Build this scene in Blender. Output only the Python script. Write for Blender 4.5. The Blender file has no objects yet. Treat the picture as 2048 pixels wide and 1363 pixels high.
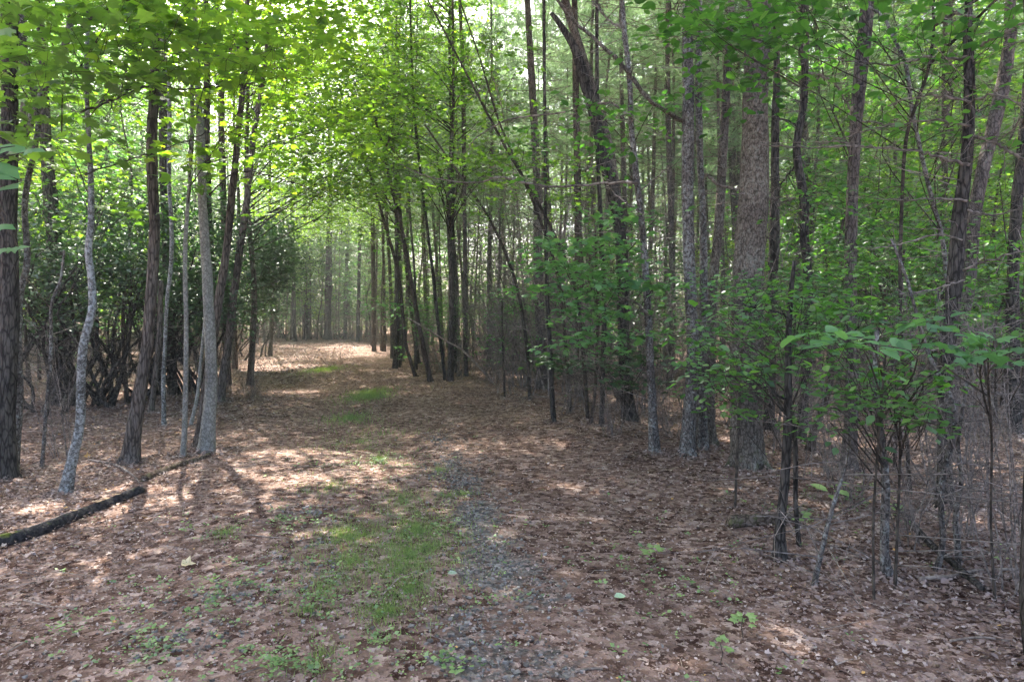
import bpy, math, random
import numpy as np
from mathutils import Vector

# ------------------------------------------------------------------ camera, sky, sun, exposure
F = 1365.0          # focal length in photo pixels (photo is 2048 wide)
HY = 630.0          # photo row of the horizon
EYE = 1.55
sc = bpy.context.scene
cam = bpy.data.cameras.new('camera')
cam.sensor_width = 36.0
cam.lens = 36.0 * F / 2048.0
cam.shift_y = -(681.5 - HY) / 2048.0
cam.clip_start = 0.05
cam.clip_end = 2000
camo = bpy.data.objects.new('camera', cam)
camo.location = (0, 0, EYE)
camo.rotation_euler = (math.radians(90), 0, 0)
sc.collection.objects.link(camo)
sc.camera = camo

SUN_EL, SUN_AZ = math.radians(54), math.radians(-24)      # azimuth from +Y towards +X
SD = np.array([math.sin(SUN_AZ) * math.cos(SUN_EL), math.cos(SUN_AZ) * math.cos(SUN_EL), math.sin(SUN_EL)])
w = bpy.data.worlds.new('World'); sc.world = w; w.use_nodes = True
nt = w.node_tree; nt.nodes.clear()
sky = nt.nodes.new('ShaderNodeTexSky'); sky.sky_type = 'NISHITA'; sky.sun_disc = False
sky.sun_elevation = SUN_EL; sky.sun_rotation = SUN_AZ
sky.air_density = 0.7; sky.dust_density = 6.0; sky.ozone_density = 0.3
bg = nt.nodes.new('ShaderNodeBackground'); bg.inputs[1].default_value = 0.15
wo = nt.nodes.new('ShaderNodeOutputWorld')
nt.links.new(sky.outputs[0], bg.inputs[0]); nt.links.new(bg.outputs[0], wo.inputs[0])
sl = bpy.data.lights.new('sun', 'SUN'); sl.energy = 5.0; sl.angle = math.radians(0.55); sl.color = (1, .95, .86)
so = bpy.data.objects.new('sun', sl); sc.collection.objects.link(so)
so.rotation_euler = Vector(SD).to_track_quat('Z', 'Y').to_euler()
so.location = (-20, 40, 60)
sc.view_settings.view_transform = 'Standard'; sc.view_settings.look = 'None'
sc.view_settings.gamma = 1; sc.view_settings.use_curve_mapping = False
sc.view_settings.exposure = 2.8
sc.render.engine = 'CYCLES'
cy = sc.cycles
cy.use_denoising = True
cy.max_bounces = 6; cy.diffuse_bounces = 4; cy.glossy_bounces = 2; cy.transmission_bounces = 4
cy.transparent_max_bounces = 4; cy.volume_bounces = 0
cy.sample_clamp_indirect = 5; cy.use_adaptive_sampling = True; cy.adaptive_threshold = 0.02
cy.caustics_reflective = False; cy.caustics_refractive = False

R = np.random.default_rng(7)
C = sc.collection

# ------------------------------------------------------------------ pixel and ground helpers
def P(px, py, d):
    return np.array([(px - 1024) / F * d, d, EYE + (HY - py) / F * d])
def dep(py): return EYE * F / (py - HY)
def G(px, py):
    d = dep(py); return np.array([(px - 1024) / F * d, d])
def gh(x, y):
    x = np.asarray(x, float); y = np.asarray(y, float)
    return (.035 * np.sin(x * 1.3 + .7 * y) + .03 * np.sin(y * .9 - x * .5 + 1) + .015 * np.sin(x * 3.1 + 2) * np.sin(y * 2.7)) * np.clip((y - 1) / 6, .3, 1)
def ellmask(x, y, E):
    """sum of soft ellipses given in photo pixels on the ground: (px, py, half width px, half height px, weight)"""
    m = np.zeros(np.shape(x))
    for (px, py, a, b, wt) in E:
        c = G(px, py); d = c[1]
        sx = a / F * d; sy = (dep(py - b) - dep(py + b)) / 2
        q = ((x - c[0]) / sx) ** 2 + ((y - c[1]) / sy) ** 2
        m = np.maximum(m, wt * np.clip(1.5 - q, 0, 1))
    return m
LIGHT = [(560,733,75,7,1),(620,745,50,5,.7),(600,779,55,4,.6),(560,916,80,11,.8),(600,968,95,18,1),(500,960,40,10,.7),(780,942,60,20,.7),
         (880,975,60,8,.5),(760,985,50,8,.4),(700,808,30,3,.5),(800,790,30,3,.45),
         (1490,885,60,8,.75),(1620,868,50,10,.75),(1560,840,30,5,.6),(1725,942,26,5,.6),(1790,985,60,7,.6),(1950,1030,70,9,.75),(1960,900,40,6,.5),
         (1690,1225,80,14,.5),(1930,1285,60,14,.6),(1640,1010,40,12,.35),(1060,810,60,5,.3),(500,690,30,3,.6),(820,740,20,3,.4),(1330,745,60,4,.6),(1010,745,60,4,.5)]
def cull(pos):  # leaf removal shaped so that sun patches land on the LIGHT ellipses
    p = pos - SD[None, :] * (pos[:, 2:3] / SD[2])
    m = ellmask(p[:, 0], p[:, 1], LIGHT) * .97
    hi = pos[:, 2] > 5.2
    g2 = ((p[:, 0] + 2.3) / 1.5) ** 2 + ((p[:, 1] - 5.4) / 2.2) ** 2
    m = np.where(hi, np.maximum(m, .55 * np.clip(1.4 - g2, 0, 1)), m)
    far = np.clip((p[:, 1] - 24) / 14, 0, 1)
    n = .5 + .5 * np.sin(p[:, 0] * .55 + 1.3 * np.sin(p[:, 1] * .31)) * np.sin(p[:, 1] * .43 + .8 * np.sin(p[:, 0] * .37))
    m = np.maximum(m, far * (.25 + .55 * n))
    return m

def in_beam(x, y):
    for (px, py, a, b, wt) in LIGHT:
        if wt < .7: continue
        c = G(px, py)
        if c[1] > 24: continue
        for z in (2, 4, 6, 8, 10, 12, 14, 16, 18):
            if math.hypot(c[0] + SD[0] / SD[2] * z - x, c[1] + SD[1] / SD[2] * z - y) < 2.4 * (1 - z / 24) + a / F * c[1] * .5: return True
    return False
# ------------------------------------------------------------------ mesh batches
class MB:
    def __init__(s): s.V = []; s.Fs = []; s.T = []; s.n = 0
    def add(s, V, Fa, tone=0.5):
        V = np.asarray(V, float).reshape(-1, 3); Fa = np.asarray(Fa, int)
        s.V.append(V); s.Fs.append(Fa + s.n); s.n += len(V)
        s.T.append(np.full(len(V), tone) if np.isscalar(tone) else np.asarray(tone, float))
    def build(s, name, mat, parent=None, smooth=False, loc=None):
        me = bpy.data.meshes.new(name)
        if s.V:
            V = np.concatenate(s.V)
            if loc is not None: V = V - np.asarray(loc)[None, :]
            me.vertices.add(len(V)); me.vertices.foreach_set('co', V.astype(np.float32).ravel())
            loops = np.concatenate([f.ravel() for f in s.Fs]); tot = np.concatenate([np.full(len(f), f.shape[1]) for f in s.Fs])
            me.loops.add(len(loops)); me.loops.foreach_set('vertex_index', loops.astype(np.int32))
            me.polygons.add(len(tot))
            st = np.concatenate([[0], np.cumsum(tot)[:-1]])
            me.polygons.foreach_set('loop_start', st.astype(np.int32)); 
            me.polygons.foreach_set('use_smooth', np.full(len(tot), smooth))
            at = me.attributes.new('tone', 'FLOAT', 'POINT'); at.data.foreach_set('value', np.concatenate(s.T).astype(np.float32))
            me.update(calc_edges=True)
        me.materials.append(mat)
        o = bpy.data.objects.new(name, me); C.objects.link(o)
        if parent is not None: o.parent = parent
        return o

def tag(o, label=None, cat=None, group=None, kind=None):
    if label: o['label'] = label
    if cat: o['category'] = cat
    if group: o['group'] = group
    if kind: o['kind'] = kind
    return o
def empty(name, loc):
    o = bpy.data.objects.new(name, None); o.location = loc; o.empty_display_size = .2; C.objects.link(o); return o

def nrm(a): return a / np.maximum(np.linalg.norm(a, axis=-1, keepdims=True), 1e-9)
def smooth_line(pts, n):
    """Catmull-Rom through rows of pts (any columns)."""
    pts = np.asarray(pts, float)
    if len(pts) == 2: pts = np.array([pts[0], (pts[0] + pts[1]) / 2, pts[1]])
    Q = np.vstack([2 * pts[0] - pts[1], pts, 2 * pts[-1] - pts[-2]])
    t = np.linspace(0, len(pts) - 1 - 1e-6, n); i = t.astype(int); u = (t - i)[:, None]
    a, b, c, d = Q[i], Q[i + 1], Q[i + 2], Q[i + 3]
    return .5 * ((2 * b) + (c - a) * u + (2 * a - 5 * b + 4 * c - d) * u ** 2 + (3 * b - a - 3 * c + d) * u ** 3)
def tube(mb, pts, rad, sides=8, rough=0.0, tone=.5, cap=True):
    pts = np.asarray(pts, float); rad = np.asarray(rad, float); n = len(pts)
    t = nrm(np.gradient(pts, axis=0))
    m = nrm((pts[-1] - pts[0])[None, :])[0]
    ref = np.array([1., 0, 0]) if abs(m[0]) < .8 else np.array([0, 0, 1.])
    u = nrm(np.cross(t, ref)); v = np.cross(t, u)
    a = np.linspace(0, 2 * np.pi, sides, endpoint=False)
    rr = rad[:, None] * np.ones((1, sides))
    if rough:
        ph = R.random(6) * 6.3; s = np.concatenate([[0], np.cumsum(np.linalg.norm(np.diff(pts, axis=0), axis=1))])[:, None]
        rr = rr * (1 + rough * (np.sin(2 * a + ph[0] + s * 1.3) + .7 * np.sin(3 * a + ph[1] - s * 2.1) + .5 * np.sin(5 * a + ph[2] + s * 3.7)
                   + .8 * np.sin(s * 4.1 + ph[3]) + .6 * np.sin(s * 9.7 + ph[4] + a)) + rough * .5 * R.standard_normal((n, sides)))
    V = pts[:, None, :] + rr[..., None] * (np.cos(a)[None, :, None] * u[:, None, :] + np.sin(a)[None, :, None] * v[:, None, :])
    i = np.arange(n - 1)[:, None] * sides; j = np.arange(sides)[None, :]; k = (j + 1) % sides
    Fa = np.stack([i + j, i + k, i + sides + k, i + sides + j], -1).reshape(-1, 4)
    mb.add(V, Fa, tone)
    if cap:
        mb.Fs.append(np.array([list(range(mb.n - n * sides, mb.n - n * sides + sides))])[:, ::-1].copy())
        mb.Fs.append(np.array([list(range(mb.n - sides, mb.n))]))
def twigs(mb, A, Bp, r0, r1, bend=.08, tone=.5):
    """many thin three-sided twigs at once"""
    A = np.asarray(A, float); Bp = np.asarray(Bp, float); N = len(A)
    if N == 0: return
    L = np.linalg.norm(Bp - A, axis=1, keepdims=True)
    M = (A + Bp) / 2 + R.standard_normal((N, 3)) * L * bend
    t = nrm(Bp - A); ref = np.where(np.abs(t[:, 2:3]) < .9, [[0, 0, 1.]], [[1., 0, 0]])
    u = nrm(np.cross(t, ref)); v = np.cross(t, u)
    r0 = np.broadcast_to(r0, N); r1 = np.broadcast_to(r1, N)
    rings = []
    for Q, r in ((A, r0), (M, (r0 + r1) / 2), (Bp, r1)):
        for k in range(3):
            an = k * 2.0944
            rings.append(Q + r[:, None] * (math.cos(an) * u + math.sin(an) * v))
    V = np.stack(rings, 1)
    f = []
    for s in (0, 3):
        for k in range(3): f.append([s + k, s + (k + 1) % 3, s + 3 + (k + 1) % 3, s + 3 + k])
    Fa = (np.arange(N)[:, None, None] * 9 + np.array(f)[None]).reshape(-1, 4)
    mb.add(V, Fa, tone)

# leaf templates: x across, y along the leaf, z up; length about 1
def fan(outline, c=(0, .35, .03)):
    V = np.array([c] + list(outline), float); n = len(outline)
    return V, np.array([[0, 1 + i, 1 + (i + 1) % n] for i in range(n)])
def mapleT():
    o = [(0,0,0),(.22,-.06,-.02),(.42,.10,-.06),(.30,.24,-.01),(.60,.46,-.10),(.34,.52,-.02),(.26,.62,-.02),(0,1.02,-.10)]
    o = o + [(-x, y, z) for (x, y, z) in o[1:-1]][::-1]
    return fan(o)
def maple2T():
    o = [(0,0,0),(.40,.10,-.05),(.28,.28,0),(.55,.52,-.08),(.22,.58,-.01),(0,1.0,-.08),(-.22,.58,-.01),(-.55,.52,-.08),(-.28,.28,0),(-.40,.10,-.05)]
    return fan(o)
def ovalT():
    V = np.array([(0,0,0),(.26,.25,.06),(.34,.55,.05),(.2,.85,0),(0,1.05,-.08),(-.2,.85,0),(-.34,.55,.05),(-.26,.25,.06),(0,.3,0),(0,.6,-.02),(0,.85,-.05)])
    return V, np.array([[0,1,8],[8,1,2],[8,2,9],[9,2,3],[9,3,10],[10,3,4],[0,8,7],[8,6,7],[8,9,6],[9,5,6],[9,10,5],[10,4,5]])
def rhoT():
    V = np.array([(0,0,0),(.36,.45,.06),(0,1,-.06),(-.36,.45,.06)]); return V, np.array([[0,1,2],[0,2,3]])
def triT():
    V = np.array([(-.12,0,0),(.45,.4,0),(0,1,-.05),(-.45,.45,.03),(0,.42,.05)]); return V, np.array([[0,1,4],[1,2,4],[2,3,4],[3,0,4]])
def litterT(k):
    r = np.random.default_rng(40 + k)
    if k % 3 == 0: o = [(0,0),(.2,.1),(.14,.25),(.34,.35),(.2,.5),(.3,.68),(.1,.75),(0,1),(-.12,.78),(-.3,.65),(-.18,.48),(-.32,.3),(-.14,.2)]
    elif k % 3 == 1: o = [(0,0),(.3,.3),(.26,.7),(0,1),(-.28,.68),(-.3,.3)]
    else: o = [(0,0),(.35,.1),(.28,.3),(.5,.55),(.15,.65),(0,.95),(-.2,.62),(-.5,.5),(-.3,.25),(-.3,.05)]
    c = r.uniform(.3, .9); b = r.uniform(-.5, .5)
    oo = [(x * 1.0, y, c * x * x * 1.6 + b * (y - .5) ** 2 + r.uniform(-.05, .05)) for x, y in o]
    return fan(oo, (0, .45, r.uniform(-.06, .02)))
TPL = dict(maple=mapleT(), maple2=maple2T(), oval=ovalT(), rho=rhoT(), tri=triT())
for k in range(6): TPL['lit%d' % k] = litterT(k)

def put(mb, tpl, pos, nor, fwd, size, tone, wide=1.0):
    """copies of one leaf template: pos, normal, forward direction (N,3), size (N)"""
    N = len(pos)
    if N == 0: return
    tv, tf = TPL[tpl] if isinstance(tpl, str) else tpl
    z = nrm(nor); y = nrm(fwd - (fwd * z).sum(1, keepdims=True) * z); x = np.cross(y, z)
    s = np.broadcast_to(size, N)[:, None, None]
    V = pos[:, None, :] + s * (tv[None, :, 0:1] * wide * x[:, None, :] + tv[None, :, 1:2] * y[:, None, :] + tv[None, :, 2:3] * z[:, None, :])
    k = len(tv)
    Fa = (np.arange(N)[:, None, None] * k + tf[None]).reshape(-1, tf.shape[1])
    mb.add(V, Fa, np.repeat(np.broadcast_to(tone, N), k))

def sprays(lb, tb, cen, rad, nl, size, tpl, src=None, tilt=.35, droop=.15, tw=.004, wide=1.0, thick=.06, culling=True, tonesh=0., cstr=1.0):
    """layered sprays of leaves round centres cen (N,3); src (N,3) is where each spray's twig grows from"""
    N = len(cen)
    if N == 0: return
    if culling:
        keep = R.random(N) > cull(cen) * .9 * cstr
        cen = cen[keep]; src = None if src is None else src[keep]; N = len(cen)
        if N == 0: return
    M = N * nl
    rr = rad * (.6 + .6 * R.random(N))
    ci = np.repeat(np.arange(N), nl)
    ang = R.random(M) * 2 * np.pi
    q = np.sqrt(R.random(M)) * rr[ci]
    ax = R.random(N) * 2 * np.pi
    e = .65
    dx = np.cos(ang) * q; dy = np.sin(ang) * q * e
    ca, sa = np.cos(ax)[ci], np.sin(ax)[ci]
    X = ca * dx - sa * dy; Y = sa * dx + ca * dy
    slope = R.normal(0, .22, (N, 2))[ci]
    Z = slope[:, 0] * X + slope[:, 1] * Y - droop * q * q / rad + R.normal(0, thick * rad, M)
    pos = cen[ci] + np.stack([X, Y, Z], 1)
    if culling:
        k = R.random(M) > cull(pos) * cstr
        pos = pos[k]; ci = ci[k]; X = X[k]; Y = Y[k]; M = len(pos)
    nor = np.stack([-slope[:, 0][:M] if False else R.normal(0, tilt, M), R.normal(0, tilt, M), np.ones(M)], 1)
    fw = np.stack([X, Y, R.normal(-.02, .05, M)], 1) + R.normal(0, .12 * rad + .02, (M, 3)) * [1, 1, .2]
    tone = np.clip(.5 + tonesh + R.normal(0, .13, N if N else 1)[ci] + R.normal(0, .12, M), 0, 1)
    put(lb, tpl, pos, nor, fw, size * R.uniform(.6, 1.2, M), tone, wide)
    if tb is not None:
        h = R.random(M) < .16
        twigs(tb, cen[ci[h]], pos[h], tw * .45, tw * .2)
        if src is not None:
            dd = np.linalg.norm(src - cen, axis=1, keepdims=True); s1 = cen + (src - cen) * np.minimum(1, .5 * R.uniform(.3, 1.2, (N, 1)) / np.maximum(dd, .01))
            s1[:, 2] -= .12 * R.random(N); twigs(tb, s1, cen, tw * .7, tw * .35, .1)
            far_ = np.where((dd[:, 0] > .5) & (dd[:, 0] < 3.2))[0]; far_ = far_[R.random(len(far_)) < min(1, (12 if tw > .008 else 3) / max(1, len(far_)))]
            for q in far_:
                m_ = (src[q] * .45 + cen[q] * .55) + [R.normal(0, .12 * dd[q, 0]), R.normal(0, .12 * dd[q, 0]), .12 * dd[q, 0]]
                ln_ = smooth_line([src[q], m_, cen[q]], 9); tube(tb, ln_, np.linspace(tw * 1.5, tw * .4, 9), 5, .03, cap=False)

# ------------------------------------------------------------------ materials
def nmat(name):
    m = bpy.data.materials.new(name); m.use_nodes = True; t = m.node_tree; t.nodes.clear()
    o = t.nodes.new('ShaderNodeOutputMaterial'); return m, t, o
def N_(t, ty, **kw):
    n = t.nodes.new(ty)
    for k, v in kw.items(): setattr(n, k, v)
    return n
def ramp(t, fac, stops):
    r = N_(t, 'ShaderNodeValToRGB'); e = r.color_ramp.elements
    while len(e) < len(stops): e.new(.5)
    for i, (p, c) in enumerate(stops): e[i].position = p; e[i].color = (*c, 1)
    t.links.new(fac, r.inputs[0]); return r.outputs[0]
def leaf_mat(name, dark, mid, light, trans, gloss=.05, tr=.5, rough=.5):
    m, t, o = nmat(name); L = t.links.new
    a = N_(t, 'ShaderNodeAttribute', attribute_name='tone')
    c = ramp(t, a.outputs['Fac'], [(.15, dark), (.5, mid), (.85, light)])
    d = N_(t, 'ShaderNodeBsdfDiffuse'); L(c, d.inputs[0])
    tl = N_(t, 'ShaderNodeBsdfTranslucent')
    mx = N_(t, 'ShaderNodeMix', data_type='RGBA', blend_type='MULTIPLY'); mx.inputs[0].default_value = 1
    L(c, mx.inputs[6]); mx.inputs[7].default_value = (*trans, 1); L(mx.outputs[2], tl.inputs[0])
    s = N_(t, 'ShaderNodeMixShader'); s.inputs[0].default_value = tr; L(d.outputs[0], s.inputs[1]); L(tl.outputs[0], s.inputs[2])
    g = N_(t, 'ShaderNodeBsdfGlossy'); g.inputs['Roughness'].default_value = rough; g.inputs[0].default_value = (1, 1, 1, 1)
    s2 = N_(t, 'ShaderNodeMixShader'); s2.inputs[0].default_value = gloss; L(s.outputs[0], s2.inputs[1]); L(g.outputs[0], s2.inputs[2])
    L(s2.outputs[0], o.inputs[0]); return m
def bark_mat(name, dark, light, lichen=None, lam=.0, moss=0., sx=26, sz=5, bump=.6, lsc=14, furrow=True):
    m, t, o = nmat(name); L = t.links.new
    tc = N_(t, 'ShaderNodeTexCoord'); mp = N_(t, 'ShaderNodeMapping'); mp.inputs['Scale'].default_value = (sx, sx, sz)
    L(tc.outputs['Object'], mp.inputs[0])
    n1 = N_(t, 'ShaderNodeTexNoise'); n1.inputs['Scale'].default_value = 1; n1.inputs['Detail'].default_value = 6; n1.inputs['Roughness'].default_value = .72
    n1.inputs['Distortion'].default_value = .25
    L(mp.outputs[0], n1.inputs[0])
    vr = N_(t, 'ShaderNodeTexVoronoi', feature='DISTANCE_TO_EDGE'); vr.inputs['Scale'].default_value = 1.15; L(mp.outputs[0], vr.inputs[0])
    cr = N_(t, 'ShaderNodeMapRange'); L(vr.outputs['Distance'], cr.inputs[0]); cr.inputs[1].default_value = 0; cr.inputs[2].default_value = .16; cr.inputs[3].default_value = -.2; cr.inputs[4].default_value = .03
    hh = N_(t, 'ShaderNodeMath', operation='ADD'); L(n1.outputs[0], hh.inputs[0]); L(cr.outputs[0], hh.inputs[1])
    r = ramp(t, hh.outputs[0], [(.32, dark), (.62, light)])
    n0 = N_(t, 'ShaderNodeTexNoise'); n0.inputs['Scale'].default_value = 1.7; n0.inputs['Detail'].default_value = 5; L(tc.outputs['Object'], n0.inputs[0])
    v = ramp(t, n0.outputs[0], [(.3, (.6, .6, .6)), (.7, (1.3, 1.28, 1.25))])
    mm = N_(t, 'ShaderNodeMix', data_type='RGBA', blend_type='MULTIPLY'); mm.inputs[0].default_value = 1; L(r, mm.inputs[6]); L(v, mm.inputs[7])
    col = mm.outputs[2]
    def over(col, sc_, det, lo, hi, c, mul, srcv=None):
        n2 = N_(t, 'ShaderNodeTexNoise'); n2.inputs['Scale'].default_value = sc_; n2.inputs['Detail'].default_value = det; n2.inputs['Roughness'].default_value = .72
        L(tc.outputs['Object'], n2.inputs[0]); src = n2.outputs[0]
        if srcv is not None:
            ad = N_(t, 'ShaderNodeMath', operation='ADD'); L(src, ad.inputs[0]); L(srcv, ad.inputs[1]); src = ad.outputs[0]
        f = ramp(t, src, [(lo, (0, 0, 0)), (hi, (mul, mul, mul))])
        x = N_(t, 'ShaderNodeMix', data_type='RGBA'); L(f, x.inputs[0]); L(col, x.inputs[6]); x.inputs[7].default_value = (*c, 1); return x.outputs[2]
    if lichen:
        e = .64 - lam * .34
        sc2 = N_(t, 'ShaderNodeMapRange'); L(n0.outputs[0], sc2.inputs[0]); sc2.inputs[1].default_value = .3; sc2.inputs[2].default_value = .7; sc2.inputs[3].default_value = -.08; sc2.inputs[4].default_value = .08
        col = over(col, lsc * 1.6, 6, e - .02, e + .10, lichen, .85, sc2.outputs[0])
    if moss:
        sp = N_(t, 'ShaderNodeSeparateXYZ'); L(tc.outputs['Object'], sp.inputs[0])
        mh = N_(t, 'ShaderNodeMapRange'); L(sp.outputs[2], mh.inputs[0]); mh.inputs[1].default_value = 0; mh.inputs[2].default_value = moss; mh.inputs[3].default_value = .12; mh.inputs[4].default_value = -.15
        col = over(col, 9, 6, .60, .72, (.06, .075, .022), .7, mh.outputs[0])
    b = N_(t, 'ShaderNodeBsdfDiffuse'); L(col, b.inputs[0])
    bp = N_(t, 'ShaderNodeBump'); bp.inputs['Strength'].default_value = bump; bp.inputs['Distance'].default_value = .02; L(hh.outputs[0], bp.inputs['Height']); L(bp.outputs[0], b.inputs['Normal'])
    L(b.outputs[0], o.inputs[0]); return m

M = {}
M['maple'] = leaf_mat('maple_leaf', (.04, .09, .016), (.08, .17, .026), (.15, .27, .04), (2.3, 2.3, .9), gloss=.06)
M['yellow'] = leaf_mat('yellow_green_leaf', (.06, .14, .02), (.11, .23, .03), (.21, .33, .045), (2.7, 2.45, .75), gloss=.05)
M['cool'] = leaf_mat('cool_green_leaf', (.05, .13, .05), (.09, .22, .08), (.15, .31, .12), (1.6, 1.6, .9), gloss=.03)
M['oval'] = leaf_mat('oval_leaf', (.022, .075, .018), (.055, .145, .03), (.11, .24, .045), (1.9, 2.15, .85), gloss=.06)
M['laurel'] = leaf_mat('laurel_leaf', (.014, .042, .014), (.03, .08, .026), (.06, .13, .045), (1.3, 1.5, .6), gloss=.07, tr=.3, rough=.45)
M['needle'] = leaf_mat('pine_needle', (.08, .14, .085), (.13, .21, .125), (.19, .27, .17), (1.8, 1.8, 1.2), gloss=.04, tr=.5)
M['sunny'] = leaf_mat('woodland_leaf', (.06, .13, .03), (.11, .21, .05), (.19, .30, .085), (2.1, 2.1, .85), gloss=.05)
M['woodgreen'] = leaf_mat('wood_green_leaf', (.035, .09, .028), (.07, .15, .045), (.12, .21, .07), (1.8, 1.9, .9), gloss=.04)
M['farleaf'] = leaf_mat('distant_leaf', (.025, .06, .015), (.05, .10, .022), (.09, .15, .035), (2.0, 1.9, .7), gloss=.02)
M['herb'] = leaf_mat('herb_leaf', (.07, .14, .045), (.13, .25, .075), (.22, .34, .11), (1.5, 1.5, .6), gloss=.06, tr=.35)
M['grass'] = leaf_mat('grass_blade', (.09, .15, .045), (.17, .27, .08), (.30, .38, .15), (1.5, 1.5, .6), gloss=.03, tr=.35)
M['dark_bark'] = bark_mat('dark_furrowed_bark', (.027, .025, .023), (.115, .105, .094), bump=1, sx=28, sz=6.5)
M['brown_bark'] = bark_mat('brown_furrowed_bark', (.048, .041, .036), (.18, .157, .137), sx=32, sz=5.5, bump=1)
M['grey_bark'] = bark_mat('grey_scaly_bark', (.055, .048, .04), (.20, .175, .15), lichen=(.25, .25, .215), lam=.25, moss=.5, sx=42, sz=16, lsc=18)
M['birch_bark'] = bark_mat('spotted_grey_bark', (.06, .06, .056), (.17, .17, .16), lichen=(.33, .35, .345), lam=.46, sx=24, sz=34, bump=.3, lsc=22)
M['pale_bark'] = bark_mat('pale_smooth_bark', (.15, .15, .135), (.31, .31, .285), lichen=(.12, .125, .10), lam=.25, sx=26, sz=20, bump=.35, lsc=28)
M['lichen_bark'] = bark_mat('lichen_bark', (.05, .046, .043), (.19, .17, .155), lichen=(.30, .315, .295), lam=.33, sx=34, sz=16, lsc=20)
M['pine_bark'] = bark_mat('pine_bark', (.055, .048, .045), (.19, .165, .15), lichen=(.17, .18, .15), lam=.15, sx=30, sz=10)
M['red_bark'] = bark_mat('reddish_sapling_bark', (.045, .036, .031), (.14, .113, .095), sx=30, sz=8)
M['dead_wood'] = bark_mat('dead_twig_wood', (.11, .095, .085), (.29, .25, .225), sx=10, sz=10, bump=.2)
M['pale_stick'] = bark_mat('weathered_stick', (.16, .13, .11), (.33, .28, .24), sx=15, sz=15, bump=.2)
M['twig'] = bark_mat('live_twig', (.04, .035, .03), (.10, .085, .07), sx=10, sz=10, bump=.1)
M['mossy_bark'] = bark_mat('dark_mossy_bark', (.025, .023, .02), (.09, .08, .07), moss=1.1, sx=38, sz=9)
M['rotlog'] = bark_mat('rotten_log_bark', (.06, .045, .035), (.2, .16, .13), lichen=(.09, .10, .04), lam=.3, sx=20, sz=20, bump=.8, lsc=10)

def ground_mat():
    m, t, o = nmat('forest_floor'); L = t.links.new
    g = N_(t, 'ShaderNodeNewGeometry'); pos = g.outputs['Position']
    vo = N_(t, 'ShaderNodeTexVoronoi'); vo.inputs['Scale'].default_value = 22; vo.inputs['Randomness'].default_value = 1
    nz = N_(t, 'ShaderNodeTexNoise'); nz.inputs['Scale'].default_value = 30; nz.inputs['Detail'].default_value = 4; L(pos, nz.inputs[0])
    mv = N_(t, 'ShaderNodeMix', data_type='RGBA', blend_type='LINEAR_LIGHT'); mv.inputs[0].default_value = .05; L(pos, mv.inputs[6]); L(nz.outputs[1], mv.inputs[7]); L(mv.outputs[2], vo.inputs[0])
    sp = N_(t, 'ShaderNodeSeparateColor'); L(vo.outputs['Color'], sp.inputs[0])
    lit = ramp(t, sp.outputs[0], [(0, (.05, .03, .024)), (.3, (.13, .09, .072)), (.6, (.20, .145, .12)), (.85, (.28, .21, .18)), (1, (.40, .33, .29))])
    n2 = N_(t, 'ShaderNodeTexNoise'); n2.inputs['Scale'].default_value = .9; n2.inputs['Detail'].default_value = 6; L(pos, n2.inputs[0])
    v = ramp(t, n2.outputs[0], [(.3, (.66, .62, .6)), (.7, (1.2, 1.12, 1.08))])
    mm = N_(t, 'ShaderNodeMix', data_type='RGBA', blend_type='MULTIPLY'); mm.inputs[0].default_value = 1; L(lit, mm.inputs[6]); L(v, mm.inputs[7])
    # gravel
    v2 = N_(t, 'ShaderNodeTexVoronoi'); v2.inputs['Scale'].default_value = 38; L(pos, v2.inputs[0])
    s2 = N_(t, 'ShaderNodeSeparateColor'); L(v2.outputs['Color'], s2.inputs[0])
    gr = ramp(t, s2.outputs[1], [(0, (.06, .055, .05)), (.6, (.13, .12, .11)), (1, (.23, .215, .2))])
    ag = N_(t, 'ShaderNodeAttribute', attribute_name='tone')
    n3 = N_(t, 'ShaderNodeTexNoise'); n3.inputs['Scale'].default_value = 9; n3.inputs['Detail'].default_value = 6; n3.inputs['Roughness'].default_value = .7; L(pos, n3.inputs[0])
    ad = N_(t, 'ShaderNodeMath', operation='ADD'); L(ag.outputs['Fac'], ad.inputs[0]); L(n3.outputs[0], ad.inputs[1])
    f = ramp(t, ad.outputs[0], [(.86, (0, 0, 0)), (1.02, (1, 1, 1))])
    x = N_(t, 'ShaderNodeMix', data_type='RGBA'); L(f, x.inputs[0]); L(mm.outputs[2], x.inputs[6]); L(gr, x.inputs[7])
    b = N_(t, 'ShaderNodeBsdfDiffuse'); L(x.outputs[2], b.inputs[0])
    bp = N_(t, 'ShaderNodeBump'); bp.inputs['Strength'].default_value = .8; bp.inputs['Distance'].default_value = .02
    L(vo.outputs['Distance'], bp.inputs['Height']); L(bp.outputs[0], b.inputs['Normal']); L(b.outputs[0], o.inputs[0]); return m
def litter_mat():
    m, t, o = nmat('fallen_leaf'); L = t.links.new
    a = N_(t, 'ShaderNodeAttribute', attribute_name='tone')
    c = ramp(t, a.outputs['Fac'], [(0, (.04, .025, .02)), (.25, (.105, .068, .053)), (.5, (.20, .138, .112)), (.75, (.29, .22, .19)), (.92, (.42, .35, .315)), (1, (.5, .3, .1))])
    d = N_(t, 'ShaderNodeBsdfDiffuse'); L(c, d.inputs[0])
    g = N_(t, 'ShaderNodeBsdfGlossy'); g.inputs['Roughness'].default_value = .5
    s = N_(t, 'ShaderNodeMixShader'); s.inputs[0].default_value = .03; L(d.outputs[0], s.inputs[1]); L(g.outputs[0], s.inputs[2])
    L(s.outputs[0], o.inputs[0]); return m
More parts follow.
